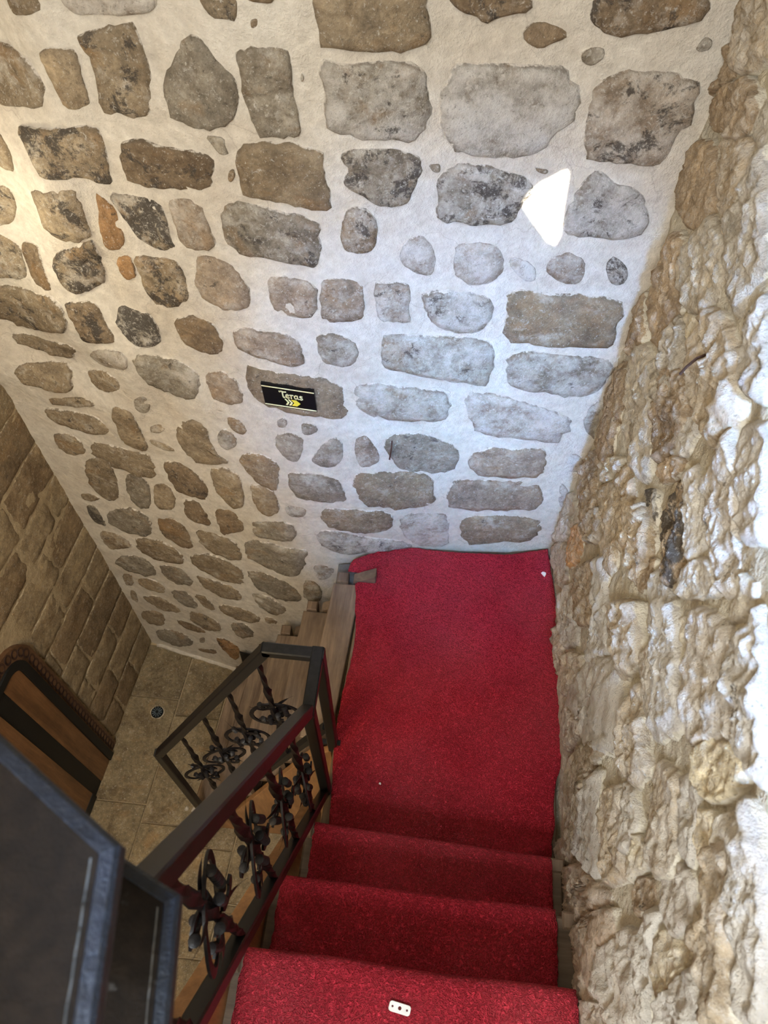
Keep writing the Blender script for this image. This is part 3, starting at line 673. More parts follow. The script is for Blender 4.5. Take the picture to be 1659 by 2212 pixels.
for i in range(len(zl) - 1):
    ys = jl.get(i, [rnd.uniform(1.2, 1.5)]); ys = sorted(ys)
    if 1.63 - ys[-1] > .12: ys.append(1.632)
    else: ys[-1] = 1.632 if len(ys) > 1 or True else ys[-1]
    y = ys[0]
    while y > .25: y -= rnd.uniform(.24, .36); ys.insert(0, y)
    dz = lambda y_: .018 * (1.6 - y_)                        # the courses climb a little towards the camera
    for a, b in zip(ys, ys[1:]):
        g = .006; j = lambda: rnd.uniform(-.005, .005)
        if zl[i + 1] < -.20:                                 # the door frame starts here
            if b < 1.10: continue
            a = max(a, 1.066)
        q = [(a + g + j(), zl[i + 1] + g + dz(a) + j()), (a + g + j(), zl[i] - g + dz(a) + j()), ((a + b) / 2, zl[i] - g + dz((a + b) / 2) + j()), (b - g + j(), zl[i] - g + dz(b) + j()), (b - g + j(), zl[i + 1] + g + dz(b) + j()), ((a + b) / 2, zl[i + 1] + g + dz((a + b) / 2) + j())]
        rows.append(rnd.choice('tbt') + '11 ' + ' '.join('%d,%d' % (u * 1000, v * 1000) for u, v in q))
stones('\n'.join(rows), left_s, 'l', wl, M['stone_left'], .0035, .6, tone=(1.12, 1.10, 1.0), inner=.96, corner=.07, jag=1.5)

# wall behind the camera, with an added gap cut to shape the sun patch
patch = [(.226, 1.485), (.177, 1.454), (.159, 1.433), (.146, 1.405), (.178, 1.360), (.222, 1.305), (.240, 1.296), (.246, 1.32), (.240, 1.371), (.234, 1.478)]
hole = []
for x, z in patch:
    p = Vector((x, curve_y(x) - .006, z)); t = (p.y - FRONT_Y) / SUN_DIR.y; h = p - SUN_DIR * t; hole.append((h.x, h.z))
def front_wall():
    bm = bmesh.new()
    outer = [(-1.75, FLOOR_Z - .05), (.75, FLOOR_Z - .05), (.75, CEIL_Z), (-1.75, CEIL_Z)]
    cx = sum(h[0] for h in hole) / len(hole); cz = sum(h[1] for h in hole) / len(hole)
    hs = sorted(hole, key=lambda h: math.atan2(h[1] - cz, h[0] - cx))
    ob = []
    for h in hs:                                 # matching point on the outer rectangle
        dx, dz = h[0] - cx, h[1] - cz; t = 1e9
        if dx > 1e-9: t = min(t, (.75 - cx) / dx)
        if dx < -1e-9: t = min(t, (-1.75 - cx) / dx)
        if dz > 1e-9: t = min(t, (CEIL_Z - cz) / dz)
        if dz < -1e-9: t = min(t, (FLOOR_Z - .05 - cz) / dz)
        ob.append((cx + dx * t, cz + dz * t))
    vi = [bm.verts.new((h[0], FRONT_Y, h[1])) for h in hs]; vo = [bm.verts.new((h[0], FRONT_Y, h[1])) for h in ob]
    n = len(hs)
    for i in range(n):
        j = (i + 1) % n; fs = [vi[i], vi[j], vo[j]]
        for c in outer:                          # a rectangle corner lying between two rays
            a0 = math.atan2(ob[i][1] - cz, ob[i][0] - cx); a1 = math.atan2(ob[j][1] - cz, ob[j][0] - cx); ac = math.atan2(c[1] - cz, c[0] - cx)
            if (a1 - a0) % (2 * math.pi) > (ac - a0) % (2 * math.pi) > 1e-6: fs.append(('c', (ac - a0) % (2 * math.pi), c))
        base = [q for q in fs if not isinstance(q, tuple)]; cs = sorted([q for q in fs if isinstance(q, tuple)], key=lambda q: -q[1])
        bm.faces.new(base + [bm.verts.new((c[2][0], FRONT_Y, c[2][1])) for c in cs] + [vo[i]])
    bmesh.ops.remove_doubles(bm, verts=bm.verts, dist=1e-5)
    me = bpy.data.meshes.new('wall_front'); bm.to_mesh(me); bm.free(); me.materials.append(M['mortar_back'])
    o = bpy.data.objects.new('wall_front', me); C.objects.link(o); struct(o)
    md = o.modifiers.new('thick', 'SOLIDIFY'); md.thickness = .015; md.offset = 1
    return o
front_wall()
struct(obj('ceiling', MB().box(-1.8, .8, FRONT_Y - .1, 1.95, CEIL_Z, CEIL_Z + .12), M['ceiling']))

# floor of the lower hall: bed with separate slabs
fl = struct(obj('floor', MB().box(-1.75, .62, FRONT_Y, 1.72, FLOOR_Z - .12, FLOOR_Z - .012), M['mortar_left'], origin=(0, 0, 0)))
edges = [-1.52, -1.16, -.93, -.70, -.42, -.12, .2, .5]
for i in range(len(edges) - 1):
    y = FRONT_Y + .05 + rnd.uniform(0, .25)
    stops = {0: [1.585, 1.30, .78, .45], 1: [1.56, 1.22, .70, .33], 2: [1.52, 1.05, .62, .18]}.get(i, [1.47, 1.1, .72, .4, .05])
    ys = sorted(stops + [-.35, -.8, FRONT_Y + .02])
    for a, b in zip(ys, ys[1:]):
        sk = .05
        poly = [(edges[i] - sk * (1.5 - a) + .003, a + .003), (edges[i + 1] - sk * (1.5 - a) - .003, a + .003), (edges[i + 1] - sk * (1.5 - b) - .003, b - .003), (edges[i] - sk * (1.5 - b) + .003, b - .003)]
        h = rnd.uniform(-.003, .002)
        o = obj('slab', MB().prism(poly, FLOOR_Z - .03, FLOOR_Z + h, .004), M['slab'], fl)
        v = rnd.uniform(.85, 1.12); o.color = (.26 * v, .21 * v, .135 * v, 1); o['wash'] = .1; o['dark'] = .05

# ------------------------------------------------------------------ landing and the two flights
RISE = .28
landing = thing('stair_landing', 'worn wooden landing boards under the red carpet at the corner', 'landing', (0.07, 1.0, -.05))
xl = lambda y: -.335 + (y - .78) * .06 if y > .78 else -.335
cuts = [0, .10, .19, .30, .41, .52, .63, .74, .80]
for i in range(len(cuts) - 1):
    yb = 1.300 if i < 2 else min(1.46, curve_y(-.3 + cuts[i]) - .02)
    y0 = .742 if i < 1 else .36
    a0 = xl(y0) + cuts[i] + .0015; a1 = xl(yb) + cuts[i] + .0015; b0 = min(.475, xl(y0) + cuts[i + 1] - .0015); b1 = min(.475, xl(yb) + cuts[i + 1] - .0015)
    obj('board', MB().prism([(a0, y0), (b0, y0), (b1, yb), (a1, yb)], -.034, rnd.uniform(-.002, .001), .003), M['tread_y'], landing)
obj('joist', MB().box(-.30, .46, .40, .45, -.14, -.035), M['tread_x'], landing)
obj('joist', MB().box(-.29, .46, 1.24, 1.29, -.14, -.035), M['tread_x'], landing)
obj('fascia', MB().prism([(xl(.75) + .012, .745), (xl(.75) + .034, .745), (xl(1.3) + .034, 1.30), (xl(1.3) + .012, 1.30)], -.30, -.036), M['tread_y'], landing)
fil = MB(); n_ = 40
fp = [(-1.36 + .62 * i / n_) for i in range(n_ + 1)]
fil.sweep([(x, curve_y(x) - .004 + .004 * noise.noise(Vector((x * 14, 0, 0))), FLOOR_Z) for x in fp], [(-.016, -.01), (.016, -.01), (.008, .014), (-.012, .005)], scales=[1 + .5 * noise.noise(Vector((x * 20, 3, 0))) for x in fp])
struct(obj('trim_1', fil, M['mortar_back'], smooth=True))
cf = obj('cement_fill', MB().prism([(-.30, 1.302), (.47, 1.302), (.47, 1.50), (.2, 1.49), (0, 1.46), (-.18, 1.42), (-.30, 1.40)], -.12, -.038, .004), M['cement']); struct(cf)

# upper flight
up = thing('upper_stair', 'steep wooden upper flight that carries the red step carpet', 'stairs', (.07, .25, 0))
NOSE = {1: (.432, .410, -.215, .396), 2: (.258, .251, -.240, .351), 3: (.096, .090, -.248, .331)}
for k in (1, 2, 3):
    yl, yr, a, b = NOSE[k]; z = RISE * k
    xr = {1: .425, 2: .395, 3: .378}[k]
    obj('tread', MB().prism([(a - .024, yl - .26), (xr, yr - .26), (xr, yr - .006), (a - .024, yl - .004)], z - .036, z, .005), M['tread_x'], up)
    obj('riser', MB().prism([(a - .018, yl - .085), (xr - .004, yr - .085), (xr - .004, yr - .067), (a - .018, yl - .067)], z - RISE, z - .037), M['tread_x'], up)
    obj('nosing_block', MB().box(a - .034, a - .003, yl - .036, yl + .006, z - .036, z + .004, .005), M['tread_y'], up)
    obj('nosing_block', MB().box(xr - .030, xr + .004, yr - .030, yr + .004, z - .034, z + .004, .004), M['tread_y'], up)
zz = lambda y: (.583 - y) * 2.02
obj('stringer', MB().prism([(.60, -.10), (.60, -.30), (.44, -.34), (-.25, 1.05), (-.25, 1.55), (-.17, 1.52)], -.035, .0, 0, Matrix(((0, 0, 1, -.265), (1, 0, 0, 0), (0, 1, 0, -.07), (0, 0, 0, 1)))), M['panel'], up)

# lower flight, going down to the left
lo = thing('lower_stair', 'bare brown wooden lower flight turning down between iron rail and rubble wall', 'stairs', (-.6, 1.03, FLOOR_Z))
for k in range(1, 5):
    z = -RISE * k; xf0 = [0, -.462, -.628, -.765, -.900][k]; xf1 = [0, -.437, -.572, -.712, -.850][k]
    yb = [0, 1.318, 1.335, 1.36, 1.40][k]
    xp0, xp1 = xf0 + .19, xf1 + .17
    obj('tread', MB().prism([(xf0, .742), (xp0, .742), (xp1, yb), (xf1, yb)], z - .034, z + rnd.uniform(-.001, .001), .004), M['tread_y'], lo)
    obj('riser', MB().prism([(xf0 + .03, .742), (xf0 + .048, .742), (xf1 + .048, yb), (xf1 + .03, yb)], z - RISE + .001 if k < 4 else FLOOR_Z, z - .035), M['tread_y'], lo)
for k in range(0, 4):
    z = -RISE * k; xf1 = [-.303, -.437, -.572, -.712][k]; yb = [1.300, 1.318, 1.335, 1.36][k]
    # block at the nosing and the sloped skirting piece behind each step
    obj('skirting_block', MB().box(xf1 + .012, xf1 + .052, yb + .001, yb + .040, z - .10, z + .012, .004), M['tread_y'], lo)
    Mx = Matrix(((1, 0, 0, 0), (0, 0, -1, yb + .042), (0, 1, 0, 0), (0, 0, 0, 1)))
    obj('skirting_wedge', MB().prism([(xf1 + .056, z - .20), (xf1 + .15, z - .20), (xf1 + .15, z + .062), (xf1 + .07, z + .005)], 0, .038, .003, Mx), M['tread_x'], lo)
# boarded side of the lower flight under its rail
Mx = Matrix(((1, 0, 0, 0), (0, 0, -1, .735), (0, 1, 0, 0), (0, 0, 0, 1)))
sp = obj('side_panel', MB().prism([(-.845, FLOOR_Z + .005), (-.23, FLOOR_Z + .005), (-.23, -.02), (-.31, -.10)], 0, .022, .002, Mx), M['panel'], lo)
sp['label'] = 'orange pine boarding under the rail'

# ------------------------------------------------------------------ carpet
def interp(tab, t):
    if t <= tab[0][0]: return tab[0][1]
    for (a, x), (b, y) in zip(tab, tab[1:]):
        if t <= b: return x + (y - x) * (t - a) / max(1e-9, b - a)
    return tab[-1][1]
YB = [(-.26, 1.372), (-.244, 1.377), (-.154, 1.445), (-.113, 1.462), (-.021, 1.465), (.064, 1.461), (.148, 1.462), (.231, 1.467), (.315, 1.474), (.382, 1.494), (.454, 1.512)]
XL = [(.30, -.20), (.48, -.200), (.611, -.209), (.738, -.221), (.89, -.215), (1.0, -.203), (1.088, -.198), (1.245, -.217), (1.295, -.227), (1.3385, -.166), (1.3400, -.256), (1.377, -.244), (1.445, -.154), (1.462, -.113), (1.6, -.113)]
XR = [(.30, .40), (.43, .43), (.458, .446), (.508, .447), (.55, .458), (.574, .459), (.613, .457), (.682, .464), (.72, .478), (.783, .492), (.85, .494), (.903, .498), (1.061, .495), (1.212, .487), (1.354, .471), (1.512, .454)]
def landing_mat():
    ys = [.36 + i * .012 for i in range(int((1.52 - .36) / .012) + 1)] + [1.3385, 1.3400]; ys = sorted(set(ys)); nx = 56; mb = MB()
    for y in ys:
        a = interp(XL, y); b = interp(XR, y)
        for i in range(nx + 1):
            x = a + (b - a) * i / nx; yy = min(y, interp(YB, x))
            e = .003 * frac((x, yy, 0), 30) * (1 if i in (0, nx) else 0)
            z = .014 + .004 * noise.noise(Vector((x * 4, yy * 4, 2)))
            z += .018 * max(0, 1 - abs(yy - (.47 + .25 * (x - .36))) / .03) * max(0, min(1, (x - .30) / .10))     # tuck at the right front corner
            z += .030 * max(0, min(1, (-.17 - x) / .09)) * max(0, min(1, (yy - 1.335) / .03))                      # lifted flap at the back left corner
            z += .010 * max(0, min(1, (1.25 - yy) / .5)) * max(0, 1 - abs(x - (-.2)) / .06)
            mb.v.append(Vector((x + e, yy + (.003 * frac((x, 3, 1), 40) if yy < y else 0), z)))
    n = len(ys); w_ = nx + 1
    for j in range(n - 1):
        for i in range(nx):
            q = (j * w_ + i, j * w_ + i + 1, (j + 1) * w_ + i + 1, (j + 1) * w_ + i)
            mb.f.append(q)
    o = obj('landing_carpet', mb, M['carpet'], smooth=True)
    bm = bmesh.new(); bm.from_mesh(o.data); bmesh.ops.remove_doubles(bm, verts=bm.verts, dist=1e-4)
    bmesh.ops.dissolve_degenerate(bm, edges=bm.edges, dist=1e-5)
    for f in bm.faces:
        if f.normal.z < 0: f.normal_flip()
    bm.to_mesh(o.data); bm.free()
    md = o.modifiers.new('thick', 'SOLIDIFY'); md.thickness = .011; md.offset = -1
    return tag(o, 'red coil carpet with ragged edges lying flat on the landing', 'carpet')
landing_mat()
def runner():
    path = []                                    # (step blend, y offset from nose, z)
    for k in (3, 2, 1):
        z = RISE * k + .013; r = .030
        back = -.30 if k == 3 else -.185
        for i in range(15):
            t = i / 14; path.append((k, back + (-.022 - back) * t, z + .004 * math.sin(t * 3.0)))
        for i in range(1, 11):
            a = math.pi * .62 * i / 10; path.append((k, -.022 + math.sin(a) * r, z - r + math.cos(a) * r))
        for i in range(1, 8):
            t = i / 8; zb = RISE * (k - 1) + .03; z1 = z - r + math.cos(math.pi * .62) * r
            path.append((k, -.022 + math.sin(math.pi * .62) * r - .055 * t, z1 + (zb - z1) * t))
    mb = MB(); nx = 46
    for k, dy, z in path:
        yl, yr, a, b = NOSE[k]
        for i in range(nx + 1):
            t = i / nx; e = .004 * frac((t * 0 + i // nx, dy * 8, z * 8), 9) if i in (0, nx) else 0
            x = a + (b - a) * t + e
            zz_ = z + .004 * noise.noise(Vector((x * 7, dy * 9 + k, z * 5))) + (.004 * math.exp(-((t - .03) / .05) ** 2))
            mb.v.append(Vector((x, yl + (yr - yl) * t + dy + .004 * noise.noise(Vector((x * 5, k * 3, 1))), zz_)))
    for j in range(len(path) - 1):
        for i in range(nx):
            q = j * (nx + 1) + i; mb.f.append((q, q + 1, q + nx + 2, q + nx + 1))
    o = obj('step_carpet', mb, M['carpet'], smooth=True)
    bm = bmesh.new(); bm.from_mesh(o.data)
    s_ = sum(f.normal.z for f in bm.faces)
    if s_ < 0: bmesh.ops.reverse_faces(bm, faces=bm.faces)
    bm.to_mesh(o.data); bm.free()
    md = o.modifiers.new('thick', 'SOLIDIFY'); md.thickness = .012; md.offset = -1
    return tag(o, 'red coil carpet runner folded over the three upper steps', 'carpet')
runner()

# ------------------------------------------------------------------ iron railing round the landing corner
rail = thing('iron_railing', 'black iron railing with scrollwork turning the landing corner beside the carpet', 'railing', (-.225, .66, 0))
def sq(h): return [(-h, -h), (h, -h), (h, h), (-h, h)]
def bar(name, pts, h, parent=rail, mat='iron', up=(0, 0, 1)):
    return obj(name, MB().sweep(pts, [(-h, -h * .8), (-h * .8, -h), (h * .8, -h), (h, -h * .8), (h, h * .8), (h * .8, h), (-h * .8, h), (-h, h * .8)], up), M[mat], parent)
H = .0145
P1 = (-.226, .590); P2 = (-.224, .728)
bar('post', [(P1[0], P1[1], -.03), (P1[0], P1[1], .69)], H, up=(0, 1, 0))
bar('post', [(P2[0], P2[1], -.03), (P2[0], P2[1], .69)], H, up=(0, 1, 0))
bar('top_rail', [(-.226, P1[1] - H, .692), (-.226, P2[1] + H, .692)], H)
bar('top_rail', [(P2[0] + H, P2[1], .690), (-.358, P2[1], .690)], H)
za = lambda y: .692 + (.590 - y) * 1.875
bar('top_rail', [(-.228, .600, za(.600)), (-.222, .070, za(.070))], H)
za2 = lambda y: -.005 + (.585 - y) * 2.14
bar('bottom_rail', [(-.230, .590, za2(.590)), (-.226, -.20, za2(-.20))], .013)
zb = lambda x: .690 + (x + .352) * 1.99
bar('top_rail', [(-.348, .728, zb(-.348)), (-.850, .728, zb(-.850))], H, up=(0, 1, 0))
zb2 = lambda x: .155 + (x + .242) * 2.235
bar('bottom_rail', [(-.235, .728, zb2(-.235)), (-.872, .728, zb2(-.872))], .012, up=(0, 1, 0))
bar('post', [(-.856, .728, zb(-.850)), (-.862, .728, FLOOR_Z)], H, up=(0, 1, 0))
bar('base_clip', [(-.31, .728, .02), (-.20, .728, .02)], .008)

# one scrollwork baluster in local axes: x along the rail, z up, y across
def bal_meshes():
    d = {}
    n = 40; pts = [(0, 0, -.36 + .72 * i / n) for i in range(n + 1)]
    sc_ = []
    for i in range(n + 1):
        z = abs(-.36 + .72 * i / n); s_ = 1.0
        if .095 < z < .20: s_ = 1.0 + .55 * math.sin((z - .095) / .105 * math.pi) + .14 * math.sin(z * 520)
        if z < .02: s_ = 1.5
        sc_.append(s_)
    d['baluster'] = MB().sweep(pts, sq(.0055), (0, 1, 0), scales=sc_, twist=math.pi * 5)
    ring = []
    for i in range(28):
        a = 2 * math.pi * i / 28; ring.append((.067 * math.cos(a), .012 * math.cos(a), .067 * math.sin(a)))
    d['ring'] = MB().sweep(ring, [(-.006, -.002), (.006, -.002), (.006, .002), (-.006, .002)], (0, 1, 0), closed=True)
    col = []
    for q_ in range(7):
        z_ = -.019 + q_ * .0055; col += [(.0055, z_), (.0078, z_ + .0008), (.0078, z_ + .0042), (.0055, z_ + .005)]
    d['collar'] = MB().lathe(col, 12)
    lf = []; ls = []
    for i in range(9):
        t = i / 8; lf.append((.052 * t, .004 * math.sin(t * 3), .042 * t + .014 * t * t)); ls.append(max(.08, math.sin(min(1, t * 1.15 + .15) * math.pi) ** .8))
    d['leaf'] = MB().sweep(lf, [(-.007, 0), (0, -.0024), (.007, 0), (0, .0024)], (0, 1, 0), scales=ls)
    sw = []
    for i in range(16):
        a = i / 15 * math.pi * 1.5; r = .020 - .010 * i / 15; sw.append((r * math.cos(a), 0, r * math.sin(a)))
    d['scroll'] = MB().sweep(sw, [(-.006, -.002), (.006, -.002), (.006, .002), (-.006, .002)], (0, 1, 0))
    return d
BM_ = bal_meshes()
def to_obj(name, mb):
    me = bpy.data.meshes.new(name); me.from_pydata(mb.v, [], mb.f); me.update()
    bm = bmesh.new(); bm.from_mesh(me); bmesh.ops.recalc_face_normals(bm, faces=bm.faces)
    for f in bm.faces: f.smooth = True
    for e in bm.edges:
        if len(e.link_faces) == 2 and e.calc_face_angle(0) > R(40): e.smooth = False
    bm.to_mesh(me); bm.free(); me.materials.append(M['wrought']); return me
MESH = {k: to_obj(k, v) for k, v in BM_.items()}
def put(name, me, parent, loc, rot=(0, 0, 0), scl=(1, 1, 1)):
    o = bpy.data.objects.new(name, me); C.objects.link(o); o.parent = parent; o.location = loc; o.rotation_euler = rot; o.scale = scl; return o
def baluster(p, rz, half, seed):
    b = put('baluster', MESH['baluster'], rail, Vector(p) - Vector(rail.location), (0, 0, rz), (1, 1, half / .36)); k = .36 / half
    rr = random.Random(seed); up_ = rr.uniform(-.008, .008)
    put('ring', MESH['ring'], b, (0, 0, up_ * k), (rr.uniform(-.1, .1), 0, rr.uniform(-.25, .25)), (1, 1, k))
    for sx, z, yy in ((-.036, .044, .004), (.036, .044, -.004), (-.013, .018, .012), (.013, .018, -.012), (-.013, -.018, -.012), (.013, -.018, .012), (-.036, -.044, -.004), (.036, -.044, .004)):
        put('collar', MESH['collar'], b, (sx, yy, (z + up_) * k), (rr.uniform(-.2, .2), rr.uniform(-.25, .25), 0), (1, 1, k))
    for sx in (-1, 1):
        for sz in (-1, 1):
            put('leaf', MESH['leaf'], b, (sx * .006, rr.uniform(-.006, .006), (sz * .050 + up_) * k), (0, 0, rr.uniform(-.4, .4) + (0 if sx > 0 else math.pi)), (1.05, 1.2, sz * k))
            put('scroll', MESH['scroll'], b, (sx * .024, sz * .008, (sz * .030 + up_) * k), (0, rr.uniform(-.4, .4), 0 if sx > 0 else math.pi), (1, 1, sz * k))
for i, y in enumerate((.465, .345, .225, .105, -.015)):
    zt, zb_ = za(y), za2(y)
    baluster((-.226, y, (zt + zb_) / 2), math.pi / 2, (zt - zb_) / 2, 11 + i)
for i, x in enumerate((-.381, -.496, -.611, -.726)):
    zt, zb_ = zb(x), zb2(x)
    baluster((x, .728, (zt + zb_) / 2), 0, (zt - zb_) / 2, 31 + i)

# near corner of the upper railing, close to the camera
nr = thing('upper_railing_corner', 'large black iron rail corner with worn, daylit edges in the lower left corner', 'railing', (-.24, .0, 1.7))
def near_plate(c, u, v, z1, th, wdt):
    """c outer corner; u to the far left, v to the near end; both bevelled into a worn, daylight-tinted lip"""
    c, u, v = Vector(c), Vector(u), Vector(v)
    poly = [u, c, v, Vector((u.x - .06, v.y))]
    a = 0
    for i in range(4): a += poly[i - 1].x * poly[i].y - poly[i].x * poly[i - 1].y
    if a < 0: poly.reverse()
    P = [(p.x, p.y) for p in poly]
    def ins(b):
        out = []
        for i in range(4):
            p0, p1, p2 = Vector(P[i - 1]), Vector(P[i]), Vector(P[(i + 1) % 4]); e1 = (p1 - p0).normalized(); e2 = (p2 - p1).normalized()
            k = Vector((-e1.y, e1.x)) + Vector((-e2.y, e2.x)); out.append(p1 + k * (2 * b / k.length_squared))
        return [(q.x, q.y) for q in out]
    lip = MB(); rings = [(P, z1 - th), (P, z1 - wdt * .55), (ins(wdt * .25), z1 - wdt * .22), (ins(wdt), z1), (ins(wdt * 1.12), z1 - .0012)]
    for rg, z in rings: lip.v += [Vector((q[0], q[1], z)) for q in rg]
    for r_ in range(len(rings) - 1):
        for i in range(4): lip.f.append((r_ * 4 + i, r_ * 4 + (i + 1) % 4, r_ * 4 + 4 + (i + 1) % 4, r_ * 4 + 4 + i))
    lip.f.append((3, 2, 1, 0))
    o = obj('rail_plate', lip, M['near_edge'], nr)
    face = obj('face', MB().prism(ins(wdt * 1.10), z1 - th * .5, z1 - .0008), M['near_iron'], o)
    q = [Vector(p_).to_3d() for p_ in ins(wdt * 1.55)]; k_ = max(range(4), key=lambda i_: q[i_].x + q[i_].y * .2)
    e_ = min((q[k_ - 1], q[(k_ + 1) % 4]), key=lambda p_: p_.y)
    bead = obj('weld_bead', MB().sweep([q[k_].lerp(e_, t_ / 12) + Vector((.0003 * math.sin(t_ * 3), 0, z1 + .0001)) for t_ in range(13)], [(-.0006, -.001), (.0006, -.001), (0, .0006)]), M['near_bead'], o)
    return o
near_plate((-0.1512, 0.0707), (-0.3073, 0.1624), (-0.1280, -0.0874), 1.950, .016, .0090)
near_plate((-0.1495, 0.0665), (-0.2853, 0.1226), (-0.1205, -0.1191), 1.800, .016, .0090)

obj('corner_post', MB().box(-.300, -.262, -.055, -.017, .98, 1.93, .004), M['iron'], nr)

# ------------------------------------------------------------------ direction sign on the wall
sgn = thing('direction_sign', 'small black wall sign reading Teras above a yellow arrow', 'sign', (-.396, 1.398, .842))
cs = Vector((-.396, curve_y(-.396) - .013, .842)); ux = Vector((.1435, -.002, -.0125)); uz = Vector((.003, 0, -.0845)); un = Vector((0, -1, 0))
def sp_(a, b, d=0): return cs + ux * (a - .5) + uz * (b - .5) + un * d
mb = MB(); mb.add([sp_(a, b, d) for d in (-.008, .0) for b in (0, 1) for a in (0, 1)], [(0, 1, 3, 2), (4, 6, 7, 5), (0, 4, 5, 1), (2, 3, 7, 6), (0, 2, 6, 4), (1, 5, 7, 3)])
obj('plate', mb, M['signblack'], sgn)
def flat(polys, d=.0011):
    mb = MB()
    for p in polys:
        n = len(p); vs = [sp_(a, b, 0) for a, b in p] + [sp_(a, b, d) for a, b in p]
        mb.add(vs, [tuple(range(n, 2 * n))] + [(i, (i + 1) % n, n + (i + 1) % n, n + i) for i in range(n)])
    return mb
for b0 in (.085, .925): obj('stripe', flat([[(0.005, b0), (.995, b0), (.995, b0 + .035), (.005, b0 + .035)]]), M['signcream'], sgn)
AR = .1435 / .0845
def stroke(pts, w_):
    out = []
    for (a, b), (c, d) in zip(pts, pts[1:]):
        p = Vector((a * AR, b)); q = Vector((c * AR, d)); t = (q - p).normalized(); nn = Vector((-t.y, t.x)) * w_ / 2; e = t * w_ * .35
        out.append([((k.x) / AR, k.y) for k in (p - e + nn, q + e + nn, q + e - nn, p - e - nn)])
    return out
def glyph(ch, x, y, s):
    g = {'T': [[(-.10, .06), (-.06, .14), (.02, .08), (.10, .02), (.40, .10), (.62, .06)], [(.24, .08), (.24, .80), (.30, .97), (.42, .93)]],
         'e': [[(.02, .70), (.34, .62), (.33, .50), (.20, .42), (.06, .52), (.02, .72), (.08, .92), (.22, .99), (.36, .92)]],
         'r': [[(.0, .46), (.10, .46), (.10, .98)], [(.10, .60), (.22, .44), (.34, .46)]],
         'a': [[(.36, .48), (.20, .43), (.05, .55), (.02, .76), (.10, .96), (.24, .94), (.36, .74)], [(.37, .45), (.37, .86), (.46, .97)]],
         's': [[(.30, .48), (.14, .43), (.05, .53), (.14, .66), (.28, .76), (.30, .90), (.16, .99), (.0, .92)]]}[ch]
    o = []
    for st in g: o += stroke([(x + a * s / AR, y + b * s) for a, b in st], .036 if ch != 'T' else .042)
    return o
xx = .345; tx = []
for ch, adv in (('T', .52), ('e', .47), ('r', .42), ('a', .56), ('s', .4)):
    obj('letter', flat(glyph(ch, xx, .225, .29)), M['signcream'], sgn); xx += adv * .29 / AR * 1.06
for x0 in (.405, .470): obj('chevron', flat([[(x0, .575), (x0 + .028, .575), (x0 + .085, .71), (x0 + .045, .845), (x0 + .005, .845), (x0 + .048, .71)]]), M['signcream'], sgn)
obj('arrow_head', flat([[(.528, .575), (.628, .575), (.700, .71), (.628, .845), (.528, .845), (.585, .71)]]), M['signyellow'], sgn)

# ------------------------------------------------------------------ arched door in the left wall of the lower hall
door = struct(thing('door_1', 'arched pine door with black bands and ring-chain border at lower left', 'door', (-1.43, .80, FLOOR_Z)))
def lx(y, d): return left_s(y, 0).x + d
def lplate(name, poly, d0, d1, mat, bev=.003, parent=door, smooth=False):
    """poly in (y,z) on the left wall"""
    n = len(poly); mb = MB()
    for d in (d0, d1): mb.v += [Vector((lx(y, d), y, z)) for y, z in poly]
    mb.f = [tuple(range(n)), tuple(range(n, 2 * n))] + [(i, (i + 1) % n, n + (i + 1) % n, n + i) for i in range(n)]
    return obj(name, mb, M[mat], parent)
def arc(y0, z0, r, a0, a1, n=12): return [(y0 + r * math.cos(R(a0 + (a1 - a0) * i / n)), z0 + r * math.sin(R(a0 + (a1 - a0) * i / n))) for i in range(n + 1)]
YC, ZC = .90, -.28; FZ = FLOOR_Z + .004
Y0 = -.10                                        # far jamb, out of the picture
outer = [(1.055, FZ)] + arc(YC, ZC, .155, 0, 90) + [(Y0, ZC + .155), (Y0, FZ)]
inner1 = arc(YC, ZC, .098, 0, 90)
lplate('border_board', outer, -.01, .016, 'border')
mo = [(.998, FZ)] + arc(YC, ZC, .098, 0, 90) + [(Y0, ZC + .098)]
mi = [(.962, FZ)] + arc(YC, ZC, .062, 0, 90) + [(Y0, ZC + .062)]
lplate('black_moulding', mo + mi[::-1], .0, .026, 'black')
lplate('pine_board', [(.960, FZ)] + arc(YC, ZC, .060, 0, 90, 6) + [(.862, ZC + .060), (.862, FZ)], .0, .019, 'pine_z')
lplate('black_band', [(.861, FZ), (.861, ZC + .060), (.790, ZC + .060), (.790, FZ)], .0, .017, 'black')
lplate('pine_board', [(.788, FZ + .06), (.788, ZC + .060), (.690, ZC + .060), (.690, FZ + .06)], .0, .021, 'pine_z')
lplate('pine_board', [(.688, FZ + .06), (.688, ZC + .060), (.590, ZC + .060), (.590, FZ + .06)], .0, .020, 'pine_z')
lplate('pine_board', [(.588, FZ + .06), (.588, ZC + .060), (.30, ZC + .060), (.30, FZ + .06)], .0, .020, 'pine_z')
lplate('kick_plate', [(.788, FZ), (.788, FZ + .058), (.30, FZ + .058), (.30, FZ)], .0, .024, 'black')
path = [(1.027, FZ + .03 + i * .0405) for i in range(27)]
path += [(YC + .127 * math.cos(R(a)), ZC + .127 * math.sin(R(a))) for a in (10, 28, 46, 64, 82)] + [(.885 - i * .0405, ZC + .127) for i in range(6)]
for y, z in path:
    mb = MB()
    for rr_ in (.019, .0145):
        mb.sweep([(lx(y, .0165), y + rr_ * .9 * math.cos(2 * math.pi * i / 20), z + rr_ * 1.22 * math.sin(2 * math.pi * i / 20)) for i in range(20)], sq(.0011), (1, 0, 0), closed=True)
    obj('engraved_ring', mb, M['engrave'], door)

